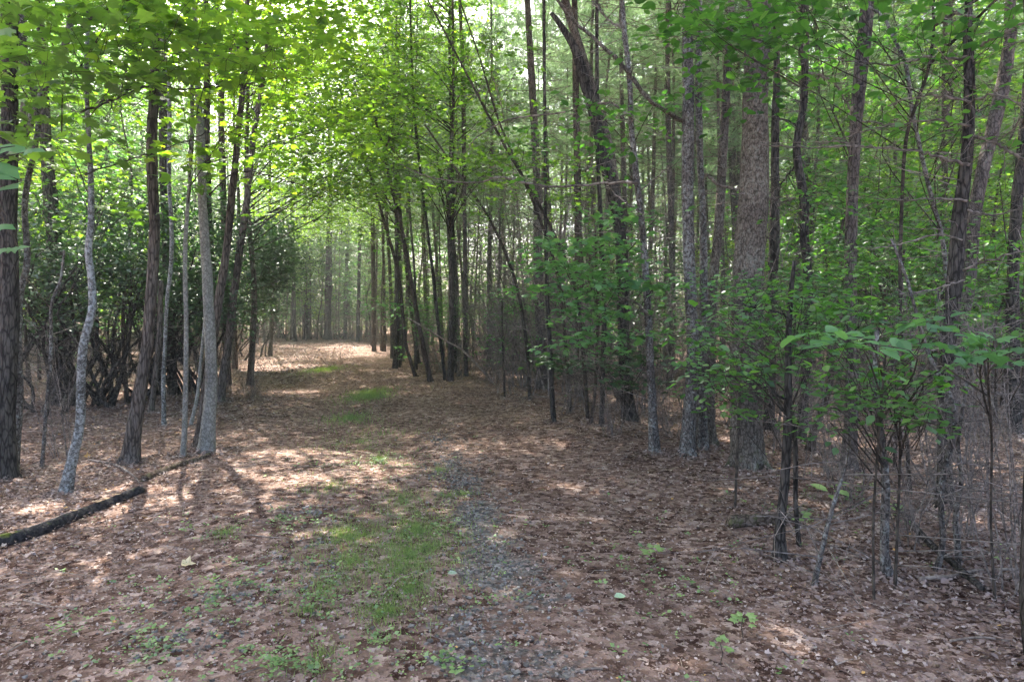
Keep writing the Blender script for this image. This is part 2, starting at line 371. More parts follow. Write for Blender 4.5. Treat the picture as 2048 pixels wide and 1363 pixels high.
def simple(name, ca, cb, scale=20):
    m, t, o = nmat(name); L = t.links.new
    a = N_(t, 'ShaderNodeAttribute', attribute_name='tone'); c = ramp(t, a.outputs['Fac'], [(0, ca), (1, cb)])
    tc = N_(t, 'ShaderNodeTexCoord'); n = N_(t, 'ShaderNodeTexNoise'); n.inputs['Scale'].default_value = scale; L(tc.outputs['Object'], n.inputs[0])
    v = ramp(t, n.outputs[0], [(.3, (.7, .7, .7)), (.7, (1.2, 1.2, 1.2))])
    mm = N_(t, 'ShaderNodeMix', data_type='RGBA', blend_type='MULTIPLY'); mm.inputs[0].default_value = 1; L(c, mm.inputs[6]); L(v, mm.inputs[7])
    d = N_(t, 'ShaderNodeBsdfDiffuse'); L(mm.outputs[2], d.inputs[0]); L(d.outputs[0], o.inputs[0]); return m
M['litter'] = litter_mat()
M['stone'] = simple('grey_stone', (.10, .092, .08), (.28, .27, .255), 60)

# ------------------------------------------------------------------ ground
GRAV = [(880,880,34,22,.4),(930,965,55,30,.5),(985,1085,70,45,.55),(1070,1180,90,50,.5),(940,1290,110,50,.5),(560,1130,120,40,.35),(900,930,50,40,.5),(955,1030,60,45,.65),(1000,1130,110,50,.62),(930,1240,110,60,.45),(1010,1330,190,55,.55),(620,1030,90,20,.4),(640,1090,60,25,.3),(480,1190,150,45,.42),(360,1275,190,60,.42),(640,1150,80,30,.4),(1150,1290,60,30,.3)]
GRASSY = [(820,1110,130,70,.35),(700,1080,120,60,.22),(780,1220,120,60,.3),(800,1000,60,30,.4),(760,920,40,20,.25),(760,1230,60,40,.5),(700,1130,70,40,.4),(700,830,40,10,.3),(738,791,34,9,.8),(645,742,32,6,.35),(835,1060,90,42,.75),(850,1095,60,26,1),(880,942,18,10,.8),(450,1072,26,14,.8),(615,1222,42,12,1),(680,1075,70,40,.45),(660,985,60,20,.3),
          (820,1180,55,30,.7),(800,1140,90,40,.45),(640,1310,40,40,.6),(900,990,40,12,.4),(720,880,110,40,.06),(640,1180,70,30,.35),(930,985,30,5,.8)]
HERB = [(775,1200,60,26,1),(760,1290,110,50,.8),(560,1330,190,40,.8),(640,1170,120,50,.45),(430,1190,170,80,.28),(620,1230,60,30,.5),(960,1210,60,40,.5),(900,1330,120,40,.4),(300,1300,200,60,.3),
        (560,1050,120,25,.4),(870,1060,120,70,.3),(1240,1130,220,120,.07),(400,1080,200,40,.12),(1350,1200,400,150,.05),(1700,1000,300,100,.06),(760,930,160,50,.15),(150,1250,140,80,.15)]
gx = np.concatenate([-np.geomspace(9, 500, 40)[::-1], np.linspace(-8.9, 8.9, 150), np.geomspace(9, 500, 40)])
gy = np.concatenate([-np.geomspace(2, 300, 14)[::-1], np.linspace(-1.9, 13, 190), np.geomspace(13.1, 600, 60)])
XX, YY = np.meshgrid(gx, gy); nx, ny = len(gx), len(gy)
ZZ = gh(XX, YY) * np.clip(1.5 - np.hypot(XX, YY) / 90, 0, 1)
gb = MB(); i = np.arange(ny - 1)[:, None] * nx; j = np.arange(nx - 1)[None, :]
gb.add(np.stack([XX, YY, ZZ], -1), np.stack([i + j, i + j + 1, i + nx + j + 1, i + nx + j], -1).reshape(-1, 4), .8 * ellmask(XX, YY, GRAV).ravel())
go = gb.build('ground', ground_mat(), smooth=True); go['kind'] = 'structure'

def wedge(dens, d0, d1, margin=2.5):
    """random ground points with a density that depends on distance"""
    out = []
    ed = np.linspace(d0, d1, 80)
    for a, b in zip(ed[:-1], ed[1:]):
        d = (a + b) / 2; hw = .78 * d + margin; n = R.poisson(dens(d) * 2 * hw * (b - a))
        out.append(np.stack([R.uniform(-hw, hw, n), R.uniform(a, b, n)], 1))
    return np.concatenate(out)
def on_ground(p, dz=0.): return np.column_stack([p, gh(p[:, 0], p[:, 1]) + dz])

pts = wedge(lambda d: 1500 * min(1, (4.0 / d) ** 1.3), 1.6, 40)
gm = ellmask(pts[:, 0], pts[:, 1], GRAV)
gn = .5 + .5 * np.sin(pts[:, 0] * 7.1 + 2.2 * np.sin(pts[:, 1] * 5.3)) * np.sin(pts[:, 1] * 8.7 + 1.7 * np.sin(pts[:, 0] * 6.1))
pts = pts[R.random(len(pts)) > gm * .85 * (.0 + .7 * gn)]
bare = .5 + .5 * np.sin(pts[:, 0] * 2.3 + 2.1 * np.sin(pts[:, 1] * 1.9)) * np.sin(pts[:, 1] * 3.1 + 1.9 * np.sin(pts[:, 0] * 2.7)); pts = pts[R.random(len(pts)) < .55 + .9 * bare]
cl = .5 + .5 * np.sin(pts[:, 0] * 5 + 2 * np.sin(pts[:, 1] * 3)) * np.sin(pts[:, 1] * 4.3)
lb = MB(); kk = R.integers(0, 6, len(pts)); n = len(pts)
pos = on_ground(pts) + np.column_stack([np.zeros((n, 2)), R.uniform(.0, .022, n)])
edge = np.clip((np.abs(pts[:, 0] + .15 * pts[:, 1]) - 1.2) / 2, 0, 1)
size = R.uniform(.012, .032, n) * (.66 + .28 * edge) * np.where(R.random(n) < .05, 1.6, 1) * (1 + .6 * edge * (R.random(n) < .5)) * (1 + np.clip((pts[:, 1] - 8) / 14, 0, .9))
tone = np.clip(.58 + R.normal(0, .19, n) + .08 * (cl - .5), 0, .93); tone[R.random(n) < .004] = 1
nor = np.column_stack([R.normal(0, .38, (n, 2)), np.ones(n)]); fw = np.column_stack([R.normal(0, 1, (n, 2)), np.zeros(n)])
for k in range(6):
    s = kk == k; put(lb, 'lit%d' % k, pos[s], nor[s], fw[s], size[s], tone[s])
o = lb.build('leaf_litter', M['litter']); tag(o, 'brown fallen leaves covering the forest floor and track', 'leaf litter', kind='stuff')

# gravel stones
def region_pts(E, per, seed=0):
    out = []
    for (px, py, a, b, wt) in E:
        c = G(px, py); sx = a / F * c[1]; sy = (dep(py - b) - dep(py + b)) / 2
        n = int(per * wt * sx * sy * 3.14); 
        r = np.abs(R.normal(0, .8, n)); t = R.random(n) * 6.283
        out.append(np.stack([c[0] + sx * r * np.cos(t), c[1] + sy * r * np.sin(t)], 1))
    return np.concatenate(out)
pts = region_pts(GRAV, 1150); sb = MB()
gn = .5 + .5 * np.sin(pts[:, 0] * 7.1 + 2.2 * np.sin(pts[:, 1] * 5.3)) * np.sin(pts[:, 1] * 8.7 + 1.7 * np.sin(pts[:, 0] * 6.1))
pts = pts[R.random(len(pts)) < .15 + .9 * gn]
cube = np.array([(x, y, z) for x in (-.5, .5) for y in (-.5, .5) for z in (-.35, .35)]); cf = np.array([[0,1,3,2],[4,6,7,5],[0,4,5,1],[2,3,7,6],[0,2,6,4],[1,5,7,3]])
n = len(pts); sz = R.uniform(.006, .016, n) * R.uniform(.8, 1.5, n)
th = R.random(n) * 6.28; V = cube[None] * R.uniform(.6, 1.2, (n, 1, 3)) * (1 + .3 * R.standard_normal((n, 8, 1)))
V = np.stack([V[..., 0] * np.cos(th)[:, None] - V[..., 1] * np.sin(th)[:, None], V[..., 0] * np.sin(th)[:, None] + V[..., 1] * np.cos(th)[:, None], V[..., 2]], -1)
V = V * sz[:, None, None] + on_ground(pts, .004)[:, None, :]
sb.add(V, (np.arange(n)[:, None, None] * 8 + cf[None]).reshape(-1, 4), np.repeat(R.random(n) ** 1.1, 8))
o = sb.build('gravel', M['stone']); tag(o, 'grey gravel showing through the wheel tracks', 'gravel', kind='stuff')

# grass
gp = region_pts(GRASSY, 12000); gp = gp[R.random(len(gp)) < .25 + .8 * (.5 + .5 * np.sin(gp[:, 0] * 9 + 3 * np.sin(gp[:, 1] * 6)) * np.sin(gp[:, 1] * 7.3 + 2 * np.sin(gp[:, 0] * 8)))]; gb = MB(); n = len(gp); print('grass', n)
gp = gp[R.permutation(len(gp))[:90000]]; n = len(gp)
base = on_ground(gp); d = R.normal(0, .5, (n, 3)); d[:, 2] = 1
h = R.uniform(.015, .045, n) * (1 + (gp[:, 1] > 9) * .8); fw = nrm(d)
bt = (np.array([(-.045, 0, 0), (.035, 0, 0), (.02, .6, .05), (0, 1, .18), (-.02, .6, .05)]), np.array([[0, 1, 2], [0, 2, 4], [4, 2, 3]]))
nor = np.column_stack([R.normal(0, 1, (n, 2)), R.uniform(0, .5, n)])
put(gb, bt, base, nor, fw, h, np.clip(R.normal(.5, .2, n), 0, 1), wide=1.1)
o = gb.build('grass', M['grass']); tag(o, 'short green grass growing in patches along the middle of the track', 'grass', kind='stuff')
# small broadleaf herbs: rosettes of 3 to 7 leaves
hp = region_pts(HERB, 520); hp = hp[R.random(len(hp)) < .15 + .85 * (.5 + .5 * np.sin(hp[:, 0] * 6 + 2.5 * np.sin(hp[:, 1] * 4)) * np.sin(hp[:, 1] * 5.3 + 2 * np.sin(hp[:, 0] * 5)))]; gb = MB(); n = len(hp); k = 6; print('herb', n)
idx = np.repeat(np.arange(n), k); a = R.random(n * k) * 6.28; st = R.uniform(.005, .035, n * k); hgt = np.repeat(R.uniform(.01, .07, n), k) * R.uniform(.5, 1.1, n * k)
pos = on_ground(hp)[idx] + np.stack([np.cos(a) * st, np.sin(a) * st, hgt], 1)
fw = np.stack([np.cos(a), np.sin(a), R.uniform(-.3, .3, n * k)], 1); nor = np.stack([-.3 * np.cos(a), -.3 * np.sin(a), np.ones(n * k)], 1) + R.normal(0, .25, (n * k, 3))
put(gb, 'tri', pos, nor, fw, R.uniform(.009, .023, n * k) * np.repeat(R.uniform(.5, 1.5, n), k), np.clip(np.repeat(R.normal(.5, .22, n), k), 0, 1))
o = gb.build('ground_cover', M['herb']); tag(o, 'low broadleaf herbs sprouting between gravel and fallen leaves', 'ground cover', kind='stuff')
# fine twig debris
tp = wedge(lambda d: 5 * min(1, (5 / d) ** 1.0), 2, 30); n = len(tp); tb = MB(); A = on_ground(tp, .02); L_ = R.uniform(.06, .4, n); a = R.random(n) * 6.28
twigs(tb, A, A + np.stack([np.cos(a) * L_, np.sin(a) * L_, R.normal(0, .02, n)], 1), R.uniform(.002, .005, n), .0015, bend=.1)
o = tb.build('twig_litter', M['pale_stick']); tag(o, 'thin broken twigs strewn over the fallen leaves', 'twig litter', kind='stuff')

# ------------------------------------------------------------------ trees drawn from the photograph
def ell_pts(c, r, n, top=False):
    p = nrm(R.standard_normal((n, 3))) * (R.random((n, 1)) ** (1 / 2.4)); return np.asarray(c) + p * np.asarray(r)
def rect_pts(x0, y0, x1, y1, d0, d1, n):
    d = d0 + (d1 - d0) * R.random(n); px = R.uniform(x0, x1, n); py = R.uniform(y0, y1, n)
    return np.stack([(px - 1024) / F * d, d, EYE + (HY - py) / F * d], 1)
def nearest(line, c, up=.35):
    """for each spray centre, the point of the stem its twig leaves (a little lower than the spray)"""
    z = np.clip(c[:, 2] - up * np.minimum(1.6, np.linalg.norm(c[:, :2] - line[len(line) // 2, :2], axis=1)) - .25 * R.random(len(c)), line[0, 2] + .28 * (line[-1, 2] - line[0, 2]), line[-1, 2])
    zz = line[:, 2]; o = np.argsort(zz)
    return np.stack([np.interp(z, zz[o], line[o, k]) for k in range(3)], 1)

FEET = []
def tree(name, label, cat, bark, base_py, pts, top=None, crown=None, vis=(), leaf='maple', branches=(), flare=.28, group=None, rough=.04, d=None, sides=12, roots=True, csize=.2, cn=1500, cr=(2.6, 2.6, 2.4), drop=0, stub=0, twigm='twig'):
    """pts: (px, py, width px) from the ground up; vis: visible foliage (px0,py0,px1,py1,d0,d1,sprays,leaves,size,template,radius)"""
    d = d or dep(base_py)
    pp = sorted(pts, key=lambda p: -p[1])
    L = [np.append(P(x, y, d), wd * .43 / F * d) for (x, y, wd) in pp]
    L[0][2] = min(L[0][2], gh(L[0][0], d) + .0)
    L.insert(0, L[0] + np.array([(L[0][0] - L[1][0]) * .1, 0, -.12, L[0][3] * .1]))
    L = np.array(L)
    L[2:, 1] += np.cumsum(R.normal(0, .03, len(L) - 2))
    if top:
        dirn = nrm((L[-1, :3] - L[-3, :3])[None])[0]; dirn[2] = max(dirn[2], .4)
        z = L[-1, 2]; n = 4; ex = []
        for q in range(1, n + 1):
            zz = z + (top - z) * q / n; s = (zz - z) / dirn[2] * (1 - .35 * q / n)
            ex.append([L[-1, 0] + dirn[0] * s + R.normal(0, .08), L[-1, 1] + R.normal(0, .1), zz, L[-1, 3] * (1 - .8 * q / n)])
        L = np.vstack([L, ex])
    leng = np.linalg.norm(np.diff(L[:, :3], axis=0), axis=1).sum()
    S = smooth_line(L, int(max(14, min(120, leng * 9))))
    S[:, 3] = np.maximum(S[:, 3], .003)
    hgt = np.maximum(S[:, 2] - gh(S[0, 0], S[0, 1]), 0)
    rad = S[:, 3] * (1 + flare * np.exp(-hgt / (1.2 * S[1, 3] + .05)))
    b = np.array([S[0, 0], S[0, 1], float(gh(S[0, 0], S[0, 1]))])
    root = empty(name, b); tag(root, label, cat, group)
    mb = MB(); tube(mb, S[:, :3], rad, sides, rough)
    if roots and L[0][3] > .05 * 0:
        w0 = S[2, 3]
        if w0 > .05:
            w0 *= .85
            for q in range(5):
                an = q * 1.256 + R.random(); s = b + np.array([math.cos(an), math.sin(an), 0]) * w0 * .75 + [0, 0, w0 * .7]
                e = b + np.array([math.cos(an), math.sin(an), 0]) * w0 * 1.65 + [0, 0, -.03]
                ml = smooth_line([s, (s + e) / 2 - [0, 0, w0 * .15], e], 6); tube(mb, ml, np.linspace(w0 * .38, w0 * .12, 6), 7, .05)
    FEET.append((b[0], b[1], S[1, 3]))
    mb.build('trunk', M[bark], root, smooth=True, loc=b)
    for br in branches:
        bp, w0, w1 = br[:3]; dd = br[3] if len(br) > 3 else 0
        q = np.array([P(x, y, d + dd * t) for (x, y), t in zip(bp, np.linspace(0, 1, len(bp)))])
        q = smooth_line(q, 6 * len(bp)); q[2:] += R.normal(0, .006, q[2:].shape)
        bm = MB(); tube(bm, q, np.linspace(w0, w1, len(q)) / 2 / F * d, 7, .05)
        # side twigs
        m = len(bp) * 4; ii = R.integers(3, len(q), m); dv = R.normal(0, 1, (m, 3)) * [.6, .6, .45] + (q[-1] - q[0])[None] / (np.linalg.norm(q[-1] - q[0]) + 1e-6) * .5
        twigs(bm, q[ii], q[ii] + nrm(dv) * R.uniform(.08, .5, (m, 1)), np.minimum(w1, 3) / 2 / F * d * .8, .0008, .12)
        bm.build('branch', M[br[4] if len(br) > 4 else bark], root, smooth=True, loc=b)
    if stub:
        bm = MB(); ii = R.integers(len(S) // 6, int(len(S) * .8), stub); an = R.random(stub) * 6.28; ln = R.uniform(.2, 1.5, stub)
        e = S[ii, :3] + np.stack([np.cos(an) * ln, np.sin(an) * ln, R.normal(.05, .15, stub)], 1); twigs(bm, S[ii, :3], e, .005, .0015, .06)
        m2 = R.integers(0, stub, stub * 4); t = R.uniform(.3, 1, (stub * 4, 1)); s0 = S[ii, :3][m2] * (1 - t) + e[m2] * t
        twigs(bm, s0, s0 + R.normal(0, .12, (stub * 4, 3)), .002, .0008)
        bm.build('dead_twigs', M['dead_wood'], root, loc=b)
    lb, tb = MB(), MB()
    line = S[:, :3]
    for v in vis:
        c = rect_pts(*v[:6], v[6]); src = nearest(line, c)
        far = np.linalg.norm(src - c, axis=1); src = np.where((far > 2.2)[:, None], c + nrm(src - c) * 2.2 * .5, src)
        sprays(lb, tb, c, v[10], v[7], v[8], v[9], src, cstr=1.0)
    if top and cn:
        c = ell_pts([S[-1, 0], S[-1, 1], top - .3 * cr[2] + drop], cr, cn // 12)
        # unseen overhead crown, sized to shade the ground, kept above the frame
        ok = c[:, 2] > EYE + .52 * np.maximum(c[:, 1], 1) + .3
        c = c[ok]
        sprays(lb, tb, c, .8, 12, csize, 'rho', nearest(line, c), tw=.01)
    if lb.n:
        lb.build('foliage', M[leaf], root, loc=b)
        tb.build('twigs', M[twigm], root, loc=b)
    return root

GL = 'named trunks standing left of the track'
# ---- left side
tree('tree', 'thick dark furrowed trunk at the left edge of the photo', 'tree', 'dark_bark', 950, [(8,1000,56),(8,950,51),(14,800,40),(18,600,39),(14,400,37),(14,200,33),(16,0,32)], top=15, cr=(4.4,4.4,3), cn=4200)
tree('leaning_tree', 'pale grey limb-like trunk slanting up to the right across the left edge tree', 'tree', 'lichen_bark', 930, [(-14,930,22),(-10,700,20),(4,450,20),(18,330,20),(48,268,20),(78,215,19),(100,150,17),(128,90,15),(152,20,14),(160,-20,13)], top=9, cn=500, leaf='maple',
     branches=[([(76,215),(66,170),(50,100),(42,30),(36,-20)],15,9),([(128,90),(170,55),(215,30),(262,-10)],9,4,.3)],
     vis=[(-60,-40,330,190,4.6,6.4,34,13,.115,'maple',.5)])
tree('sapling', 'thin forked grey trunk close beside the left edge tree', 'tree', 'lichen_bark', 938, [(26,938,20),(38,800,18),(44,700,17),(46,600,16),(66,520,14),(60,405,13),(76,300,12),(78,240,11),(70,170,10)], top=6.5, cn=300)
tree('spotted_tree', 'sinuous trunk speckled with white lichen, bare pale foot beside the mossy log', 'tree', 'birch_bark', 985, [(130,990,28),(140,930,24),(152,850,20),(158,760,18),(165,690,18),(180,620,17),(173,560,16),(166,500,15),(169,440,14),(162,340,12),(155,240,11),(152,120,10),(150,0,8)], top=9, cn=900, rough=.03,
     branches=[([(155,62),(190,32),(235,12),(270,-8)],6,3,.2,'twig'),([(160,225),(215,205),(260,186),(310,172),(380,178),(440,170)],5,2,.6,'twig'),([(170,350),(240,325),(300,308),(370,282),(440,262),(520,285)],3.5,1.5,.8,'twig')],
     vis=[(-20,-30,430,120,4.8,6.6,44,13,.11,'maple',.46),(0,110,420,330,5.2,7.5,30,10,.12,'maple',.4),(150,330,420,470,6,8,8,9,.11,'maple',.35)])
tree('brown_tree', 'straight brown furrowed trunk leaning right, foot beside the end of the mossy log', 'tree', 'brown_bark', 925, [(257,935,42),(260,900,35),(272,830,31),(290,690,27),(300,560,25),(304,450,24),(300,300,22),(301,150,20),(302,0,18)], top=14, cr=(3,3,3), cn=2200,
     branches=[([(300,178),(270,172),(230,190),(205,205)],7,3,-.2)])
tree('slim_tree', 'very slim pale trunk just left of the thick whitish trunk', 'tree', 'pale_bark', 915, [(365,918,14),(368,850,12),(371,740,11),(374,640,10),(376,500,9),(381,350,8),(386,200,8),(388,80,7)], top=8, cn=700, leaf='yellow',
     vis=[(260,-30,560,140,5.2,7.4,48,13,.10,'maple',.44),(330,120,600,330,6,8.5,24,10,.11,'maple',.4)])
tree('whitish_tree', 'thick whitish smooth trunk with dark flecks at the left verge of the track', 'tree', 'pale_bark', 905, [(412,912,37),(416,860,32),(421,760,27),(421,680,26),(414,550,22),(408,420,19),(402,300,17),(395,180,14),(389,60,11),(386,-10,11)], top=12, cr=(4.6,4.6,2.6), cn=5200, leaf='yellow',
     vis=[(380,-40,760,150,6,9,58,13,.105,'maple',.46),(420,130,760,330,6.5,10,48,12,.10,'maple',.46),(430,300,700,440,8,11,14,10,.11,'maple',.4)],
     branches=[([(400,205),(440,170),(470,172),(520,160),(560,130)],5,2,.4,'twig'),([(418,390),(470,345),(530,350),(600,370),(640,395)],3,1.5,.6,'twig')])
tree('brown_tree', 'dark brown trunk hugging the whitish trunk at its foot and leaning away right higher up', 'tree', 'brown_bark', 895, [(396,903,26),(402,830,22),(415,740,20),(430,620,19),(446,500,17),(456,400,16),(470,280,14),(480,180,14),(493,60,12),(497,-10,11)], top=14, cr=(4.8,4.8,2.8), cn=5200,
     branches=[([(492,62),(512,72),(540,92),(560,128),(572,160)],9,4,.3,'brown_bark'),([(487,110),(470,92),(448,108),(436,130)],8,4,.3,'brown_bark')])
tree('brown_tree', 'slender brown trunk leaning right, second trunk beyond the whitish one', 'tree', 'brown_bark', 812, [(438,818,22),(443,770,20),(455,690,19),(466,600,18),(482,500,16),(496,400,14),(509,270,12),(525,160,10),(536,40,8)], top=13, cr=(4.2,4.2,2.4), cn=3500, leaf='yellow', vis=[(430,-20,700,200,9,12,26,12,.12,'maple2',.5)])
tree('lichened_sapling', 'thin crooked lichened stem standing between the brown trunk and the slim pale one', 'tree', 'birch_bark', 850, [(328,856,10),(327,760,9),(326,690,9),(330,600,9),(336,540,9),(335,460,9),(330,360,9),(328,240,9),(325,140,9)], top=8, cn=300)
tree('tree', 'dark trunk behind the slim pale stem with a stubby bend', 'tree', 'dark_bark', 792, [(345,800,20),(342,700,20),(336,560,20),(332,420,20),(328,300,20),(326,170,18),(322,30,16)], top=14, cr=(4.4,4.4,2.6), cn=4200)
tree('tree', 'dark upright trunk seen just right of the whitish one', 'tree', 'dark_bark', 782, [(424,790,22),(420,600,20),(415,400,17),(412,260,15),(413,100,14)], top=15, cn=800)
tree('tree', 'grey upright trunk between the two brown leaning trunks', 'tree', 'brown_bark', 770, [(455,775,16),(450,600,15),(446,420,14),(442,270,14),(440,120,13)], top=15, cn=800)
tree('evergreen_tree', 'broad black trunk deep in shade behind the spotted tree', 'tree', 'dark_bark', 806, [(124,812,52),(124,760,48),(118,640,44),(112,520,36),(104,400,30),(98,300,24),(94,200,18)], top=13, cr=(4.6,4.6,2.6), cn=5600, leaf='laurel', stub=26)
tree('sapling', 'thin grey sapling rising between the left edge tree and the spotted tree', 'tree', 'lichen_bark', 925, [(84,930,9),(90,820,8),(98,700,8),(102,610,7),(118,560,6),(130,500,5)], top=None, stub=8)
tree('sapling', 'thin stem leaning right at the back of the whitish trunk', 'tree', 'pale_bark', 852, [(380,856,8),(392,790,8),(402,700,7),(412,600,6),(418,540,5)], top=None)
tree('sapling', 'short mid-brown trunk behind the straight brown one near the ground', 'tree', 'brown_bark', 828, [(300,834,14),(310,750,13),(318,670,12),(322,560,11)], top=None, stub=6)

# ---- right side
tree('leaning_tree', 'dark curved trunk leaning left across the upper middle', 'tree', 'dark_bark', 848, [(1262,858,35),(1252,780,27),(1246,650,26),(1246,560,28),(1240,460,29),(1225,380,28),(1207,300,28),(1192,230,26),(1172,160,24),(1150,90,19),(1120,40,13),(1104,18,10)], top=None, sides=14, stub=16)
tree('tree', 'pinkish grey trunk directly behind the dark curved leaning one', 'tree', 'pine_bark', 800, [(1250,806,34),(1247,640,26),(1240,480,24),(1226,350,22),(1200,230,20),(1166,120,20),(1134,20,20),(1124,-20,20)], top=15, cr=(4.6,4.6,3), cn=5200, stub=22)
tree('lichened_tree', 'slim wavy trunk blotched with pale lichen in front of the leaning trunk', 'tree', 'lichen_bark', 915, [(1310,920,26),(1307,840,21),(1305,760,19),(1299,640,17),(1291,500,16),(1284,420,15),(1274,330,15),(1266,250,14),(1260,150,13),(1248,60,12),(1242,-10,11)], top=10, cr=(3.6,3.6,2.4), cn=3000, stub=30, leaf='oval',
     branches=[([(1264,235),(1224,207),(1172,213),(1113,227),(1022,238),(960,271),(930,305)],6,2,.9,'dead_wood'),([(1276,365),(1210,366),(1100,373),(1000,355),(950,366),(860,355),(805,330)],6,2,1,'dead_wood'),
               ([(1250,60),(1215,40),(1180,-5)],5,3,.2,'dead_wood'),([(1300,630),(1262,600),(1240,602),(1200,622)],5,2,-.3,'dead_wood'),([(1288,430),(1240,395),(1215,370)],4,2,.3,'dead_wood'),([(1283,380),(1330,340),(1370,320)],3,1.5,.3,'dead_wood')],
     vis=[(1120,190,1400,300,6.6,9,22,11,.10,'oval',.4),(1040,240,1330,360,7.5,10,18,12,.09,'oval',.4)])
tree('grey_tree', 'straight grey trunk with a long bare limb crossing to the upper left', 'tree', 'lichen_bark', 920, [(1374,926,36),(1380,850,31),(1386,700,29),(1379,560,28),(1373,400,27),(1376,200,26),(1379,0,24)], top=15, cr=(4.4,4.4,3), cn=4200, stub=14,
     branches=[([(1374,245),(1330,222),(1297,198),(1257,147),(1202,88),(1150,44),(1108,-10)],9,6,-.5,'grey_bark')])
tree('grey_tree', 'narrow grey trunk nearly touching the straight grey one on its right', 'tree', 'lichen_bark', 908, [(1404,914,30),(1402,800,24),(1404,700,20),(1405,600,19),(1402,450,17),(1398,300,16),(1394,150,15),(1396,0,14)], top=13, cn=1200, stub=24,
     branches=[([(1403,350),(1416,352),(1440,370),(1480,378),(1510,382),(1540,396),(1564,404),(1592,396)],6,4,-.6,'dead_wood')])
tree('dark_tree', 'dark trunk with a mossy foot left of the largest grey trunk', 'tree', 'grey_bark', 900, [(1420,905,38),(1418,840,30),(1420,700,28),(1428,560,23),(1438,450,22),(1449,250,20),(1460,80,16),(1464,0,15)], top=14, cn=1500, stub=30)
tree('big_grey_tree', 'largest trunk of the wood, thick grey scaly bark, standing right of the middle', 'tree', 'grey_bark', 935, [(1494,950,82),(1493,900,76),(1490,820,73),(1491,700,71),(1494,550,68),(1500,400,65),(1505,200,58),(1512,0,55)], top=18, cr=(4.5,4,3.5), cn=3500, sides=20, rough=.025, flare=.06, stub=10)
tree('tree', 'dark narrow trunk half hidden behind the right side of the largest trunk', 'tree', 'dark_bark', 860, [(1538,866,26),(1540,700,24),(1545,450,22),(1548,250,18),(1549,80,14)], top=14, cn=900)
tree('crooked_tree', 'crooked dark trunk with an elbow at upper height right of the largest trunk', 'tree', 'dark_bark', 878, [(1600,884,24),(1612,700,22),(1614,560,20),(1605,470,20),(1606,400,20),(1594,300,18),(1606,220,17),(1610,150,15),(1602,60,12)], top=11, cn=1200, stub=34,
     branches=[([(1612,145),(1645,152),(1672,170),(1690,200),(1702,226)],6,3,-.2,'pale_stick'),([(1594,252),(1570,240),(1552,236)],5,2),([(1604,320),(1580,345),(1562,368)],5,3,.2)])
tree('pine_tree', 'tall straight trunk fading into leaves above, right of the crooked dark one', 'tree', 'pine_bark', 935, [(1697,945,38),(1699,860,30),(1703,740,27),(1704,600,26),(1704,450,26),(1712,300,27),(1721,180,29),(1737,20,32)], top=16, cr=(3,3,3), cn=2200, stub=36,
     branches=[([(1706,425),(1760,400),(1800,398),(1850,390)],3,1.5,.3,'dead_wood'),([(1710,290),(1660,282),(1620,296)],4,1.5,.4,'dead_wood'),([(1715,240),(1770,250),(1812,262)],4,1.5,.3,'dead_wood')])
HB = [([(1946,115),(1900,118),(1850,114),(1790,130),(1720,125),(1630,112)],7,2,.5),([(1944,205),(1880,192),(1830,195),(1760,215)],5,2,.4),([(1940,330),(1880,314),(1820,300),(1720,292),(1600,294),(1520,290)],7,2,.5),
      ([(1942,252),(1860,240),(1780,252),(1700,270),(1640,290)],5,2,.6),([(1934,402),(1880,397),(1820,400),(1760,398)],5,2,.2),([(1925,480),(1870,470),(1800,488),(1740,500)],4,2,.2),([(1928,560),(1860,580),(1790,590)],4,1.5,-.2),
      ([(1944,272),(1985,285),(2025,305),(2060,330)],7,4,-.3),([(1946,200),(1990,190),(2050,210)],5,3,-.3),([(1950,95),(2000,70),(2060,40)],6,3,-.3),([(1935,420),(1990,430),(2060,410)],5,2,-.3),([(1925,540),(1980,520),(2050,500)],5,3,-.3),
      ([(1916,640),(1960,660),(2050,640)],4,2,-.3),([(1912,690),(1850,700),(1780,690),(1700,720)],4,1.5,-.2),([(1908,760),(1960,780),(2050,790)],4,2,-.2),([(1900,800),(1840,830),(1760,850)],4,1.5,-.2),([(1950,35),(1900,20),(1840,-5)],6,3,.3)]
tree('dead_branched_tree', 'black trunk bristling with long bare horizontal branches at the right', 'tree', 'dark_bark', 1016, [(1886,1026,38),(1893,940,30),(1899,800,28),(1910,680,30),(1922,580,34),(1932,450,32),(1940,330,28),(1946,240,26),(1951,100,22),(1956,0,17)], top=12, cn=1800, branches=[tuple(list(h) + ['dead_wood']) for h in HB], stub=70, leaf='needle')
tree('tree', 'pale brown trunk slanting behind the bristling black one', 'tree', 'pine_bark', 905, [(1890,910,34),(1915,700,32),(1940,560,30),(1952,440,29),(1968,350,28),(1990,270,28),(2014,170,28),(2028,60,24),(2036,0,22)], top=13, cn=1200)
tree('tree', 'dark trunk at the right edge of the photo behind bare branches', 'tree', 'dark_bark', 870, [(2030,876,26),(2030,700,26),(2034,550,25),(2040,400,24)], top=12, cn=900, stub=20)
tree('curved_sapling', 'short curved reddish trunk in a sunlit leaf patch right of the largest trunk', 'tree', 'red_bark', 902, [(1620,908,22),(1624,870,18),(1634,830,16),(1645,790,15),(1660,700,13),(1672,600,12)], top=None)
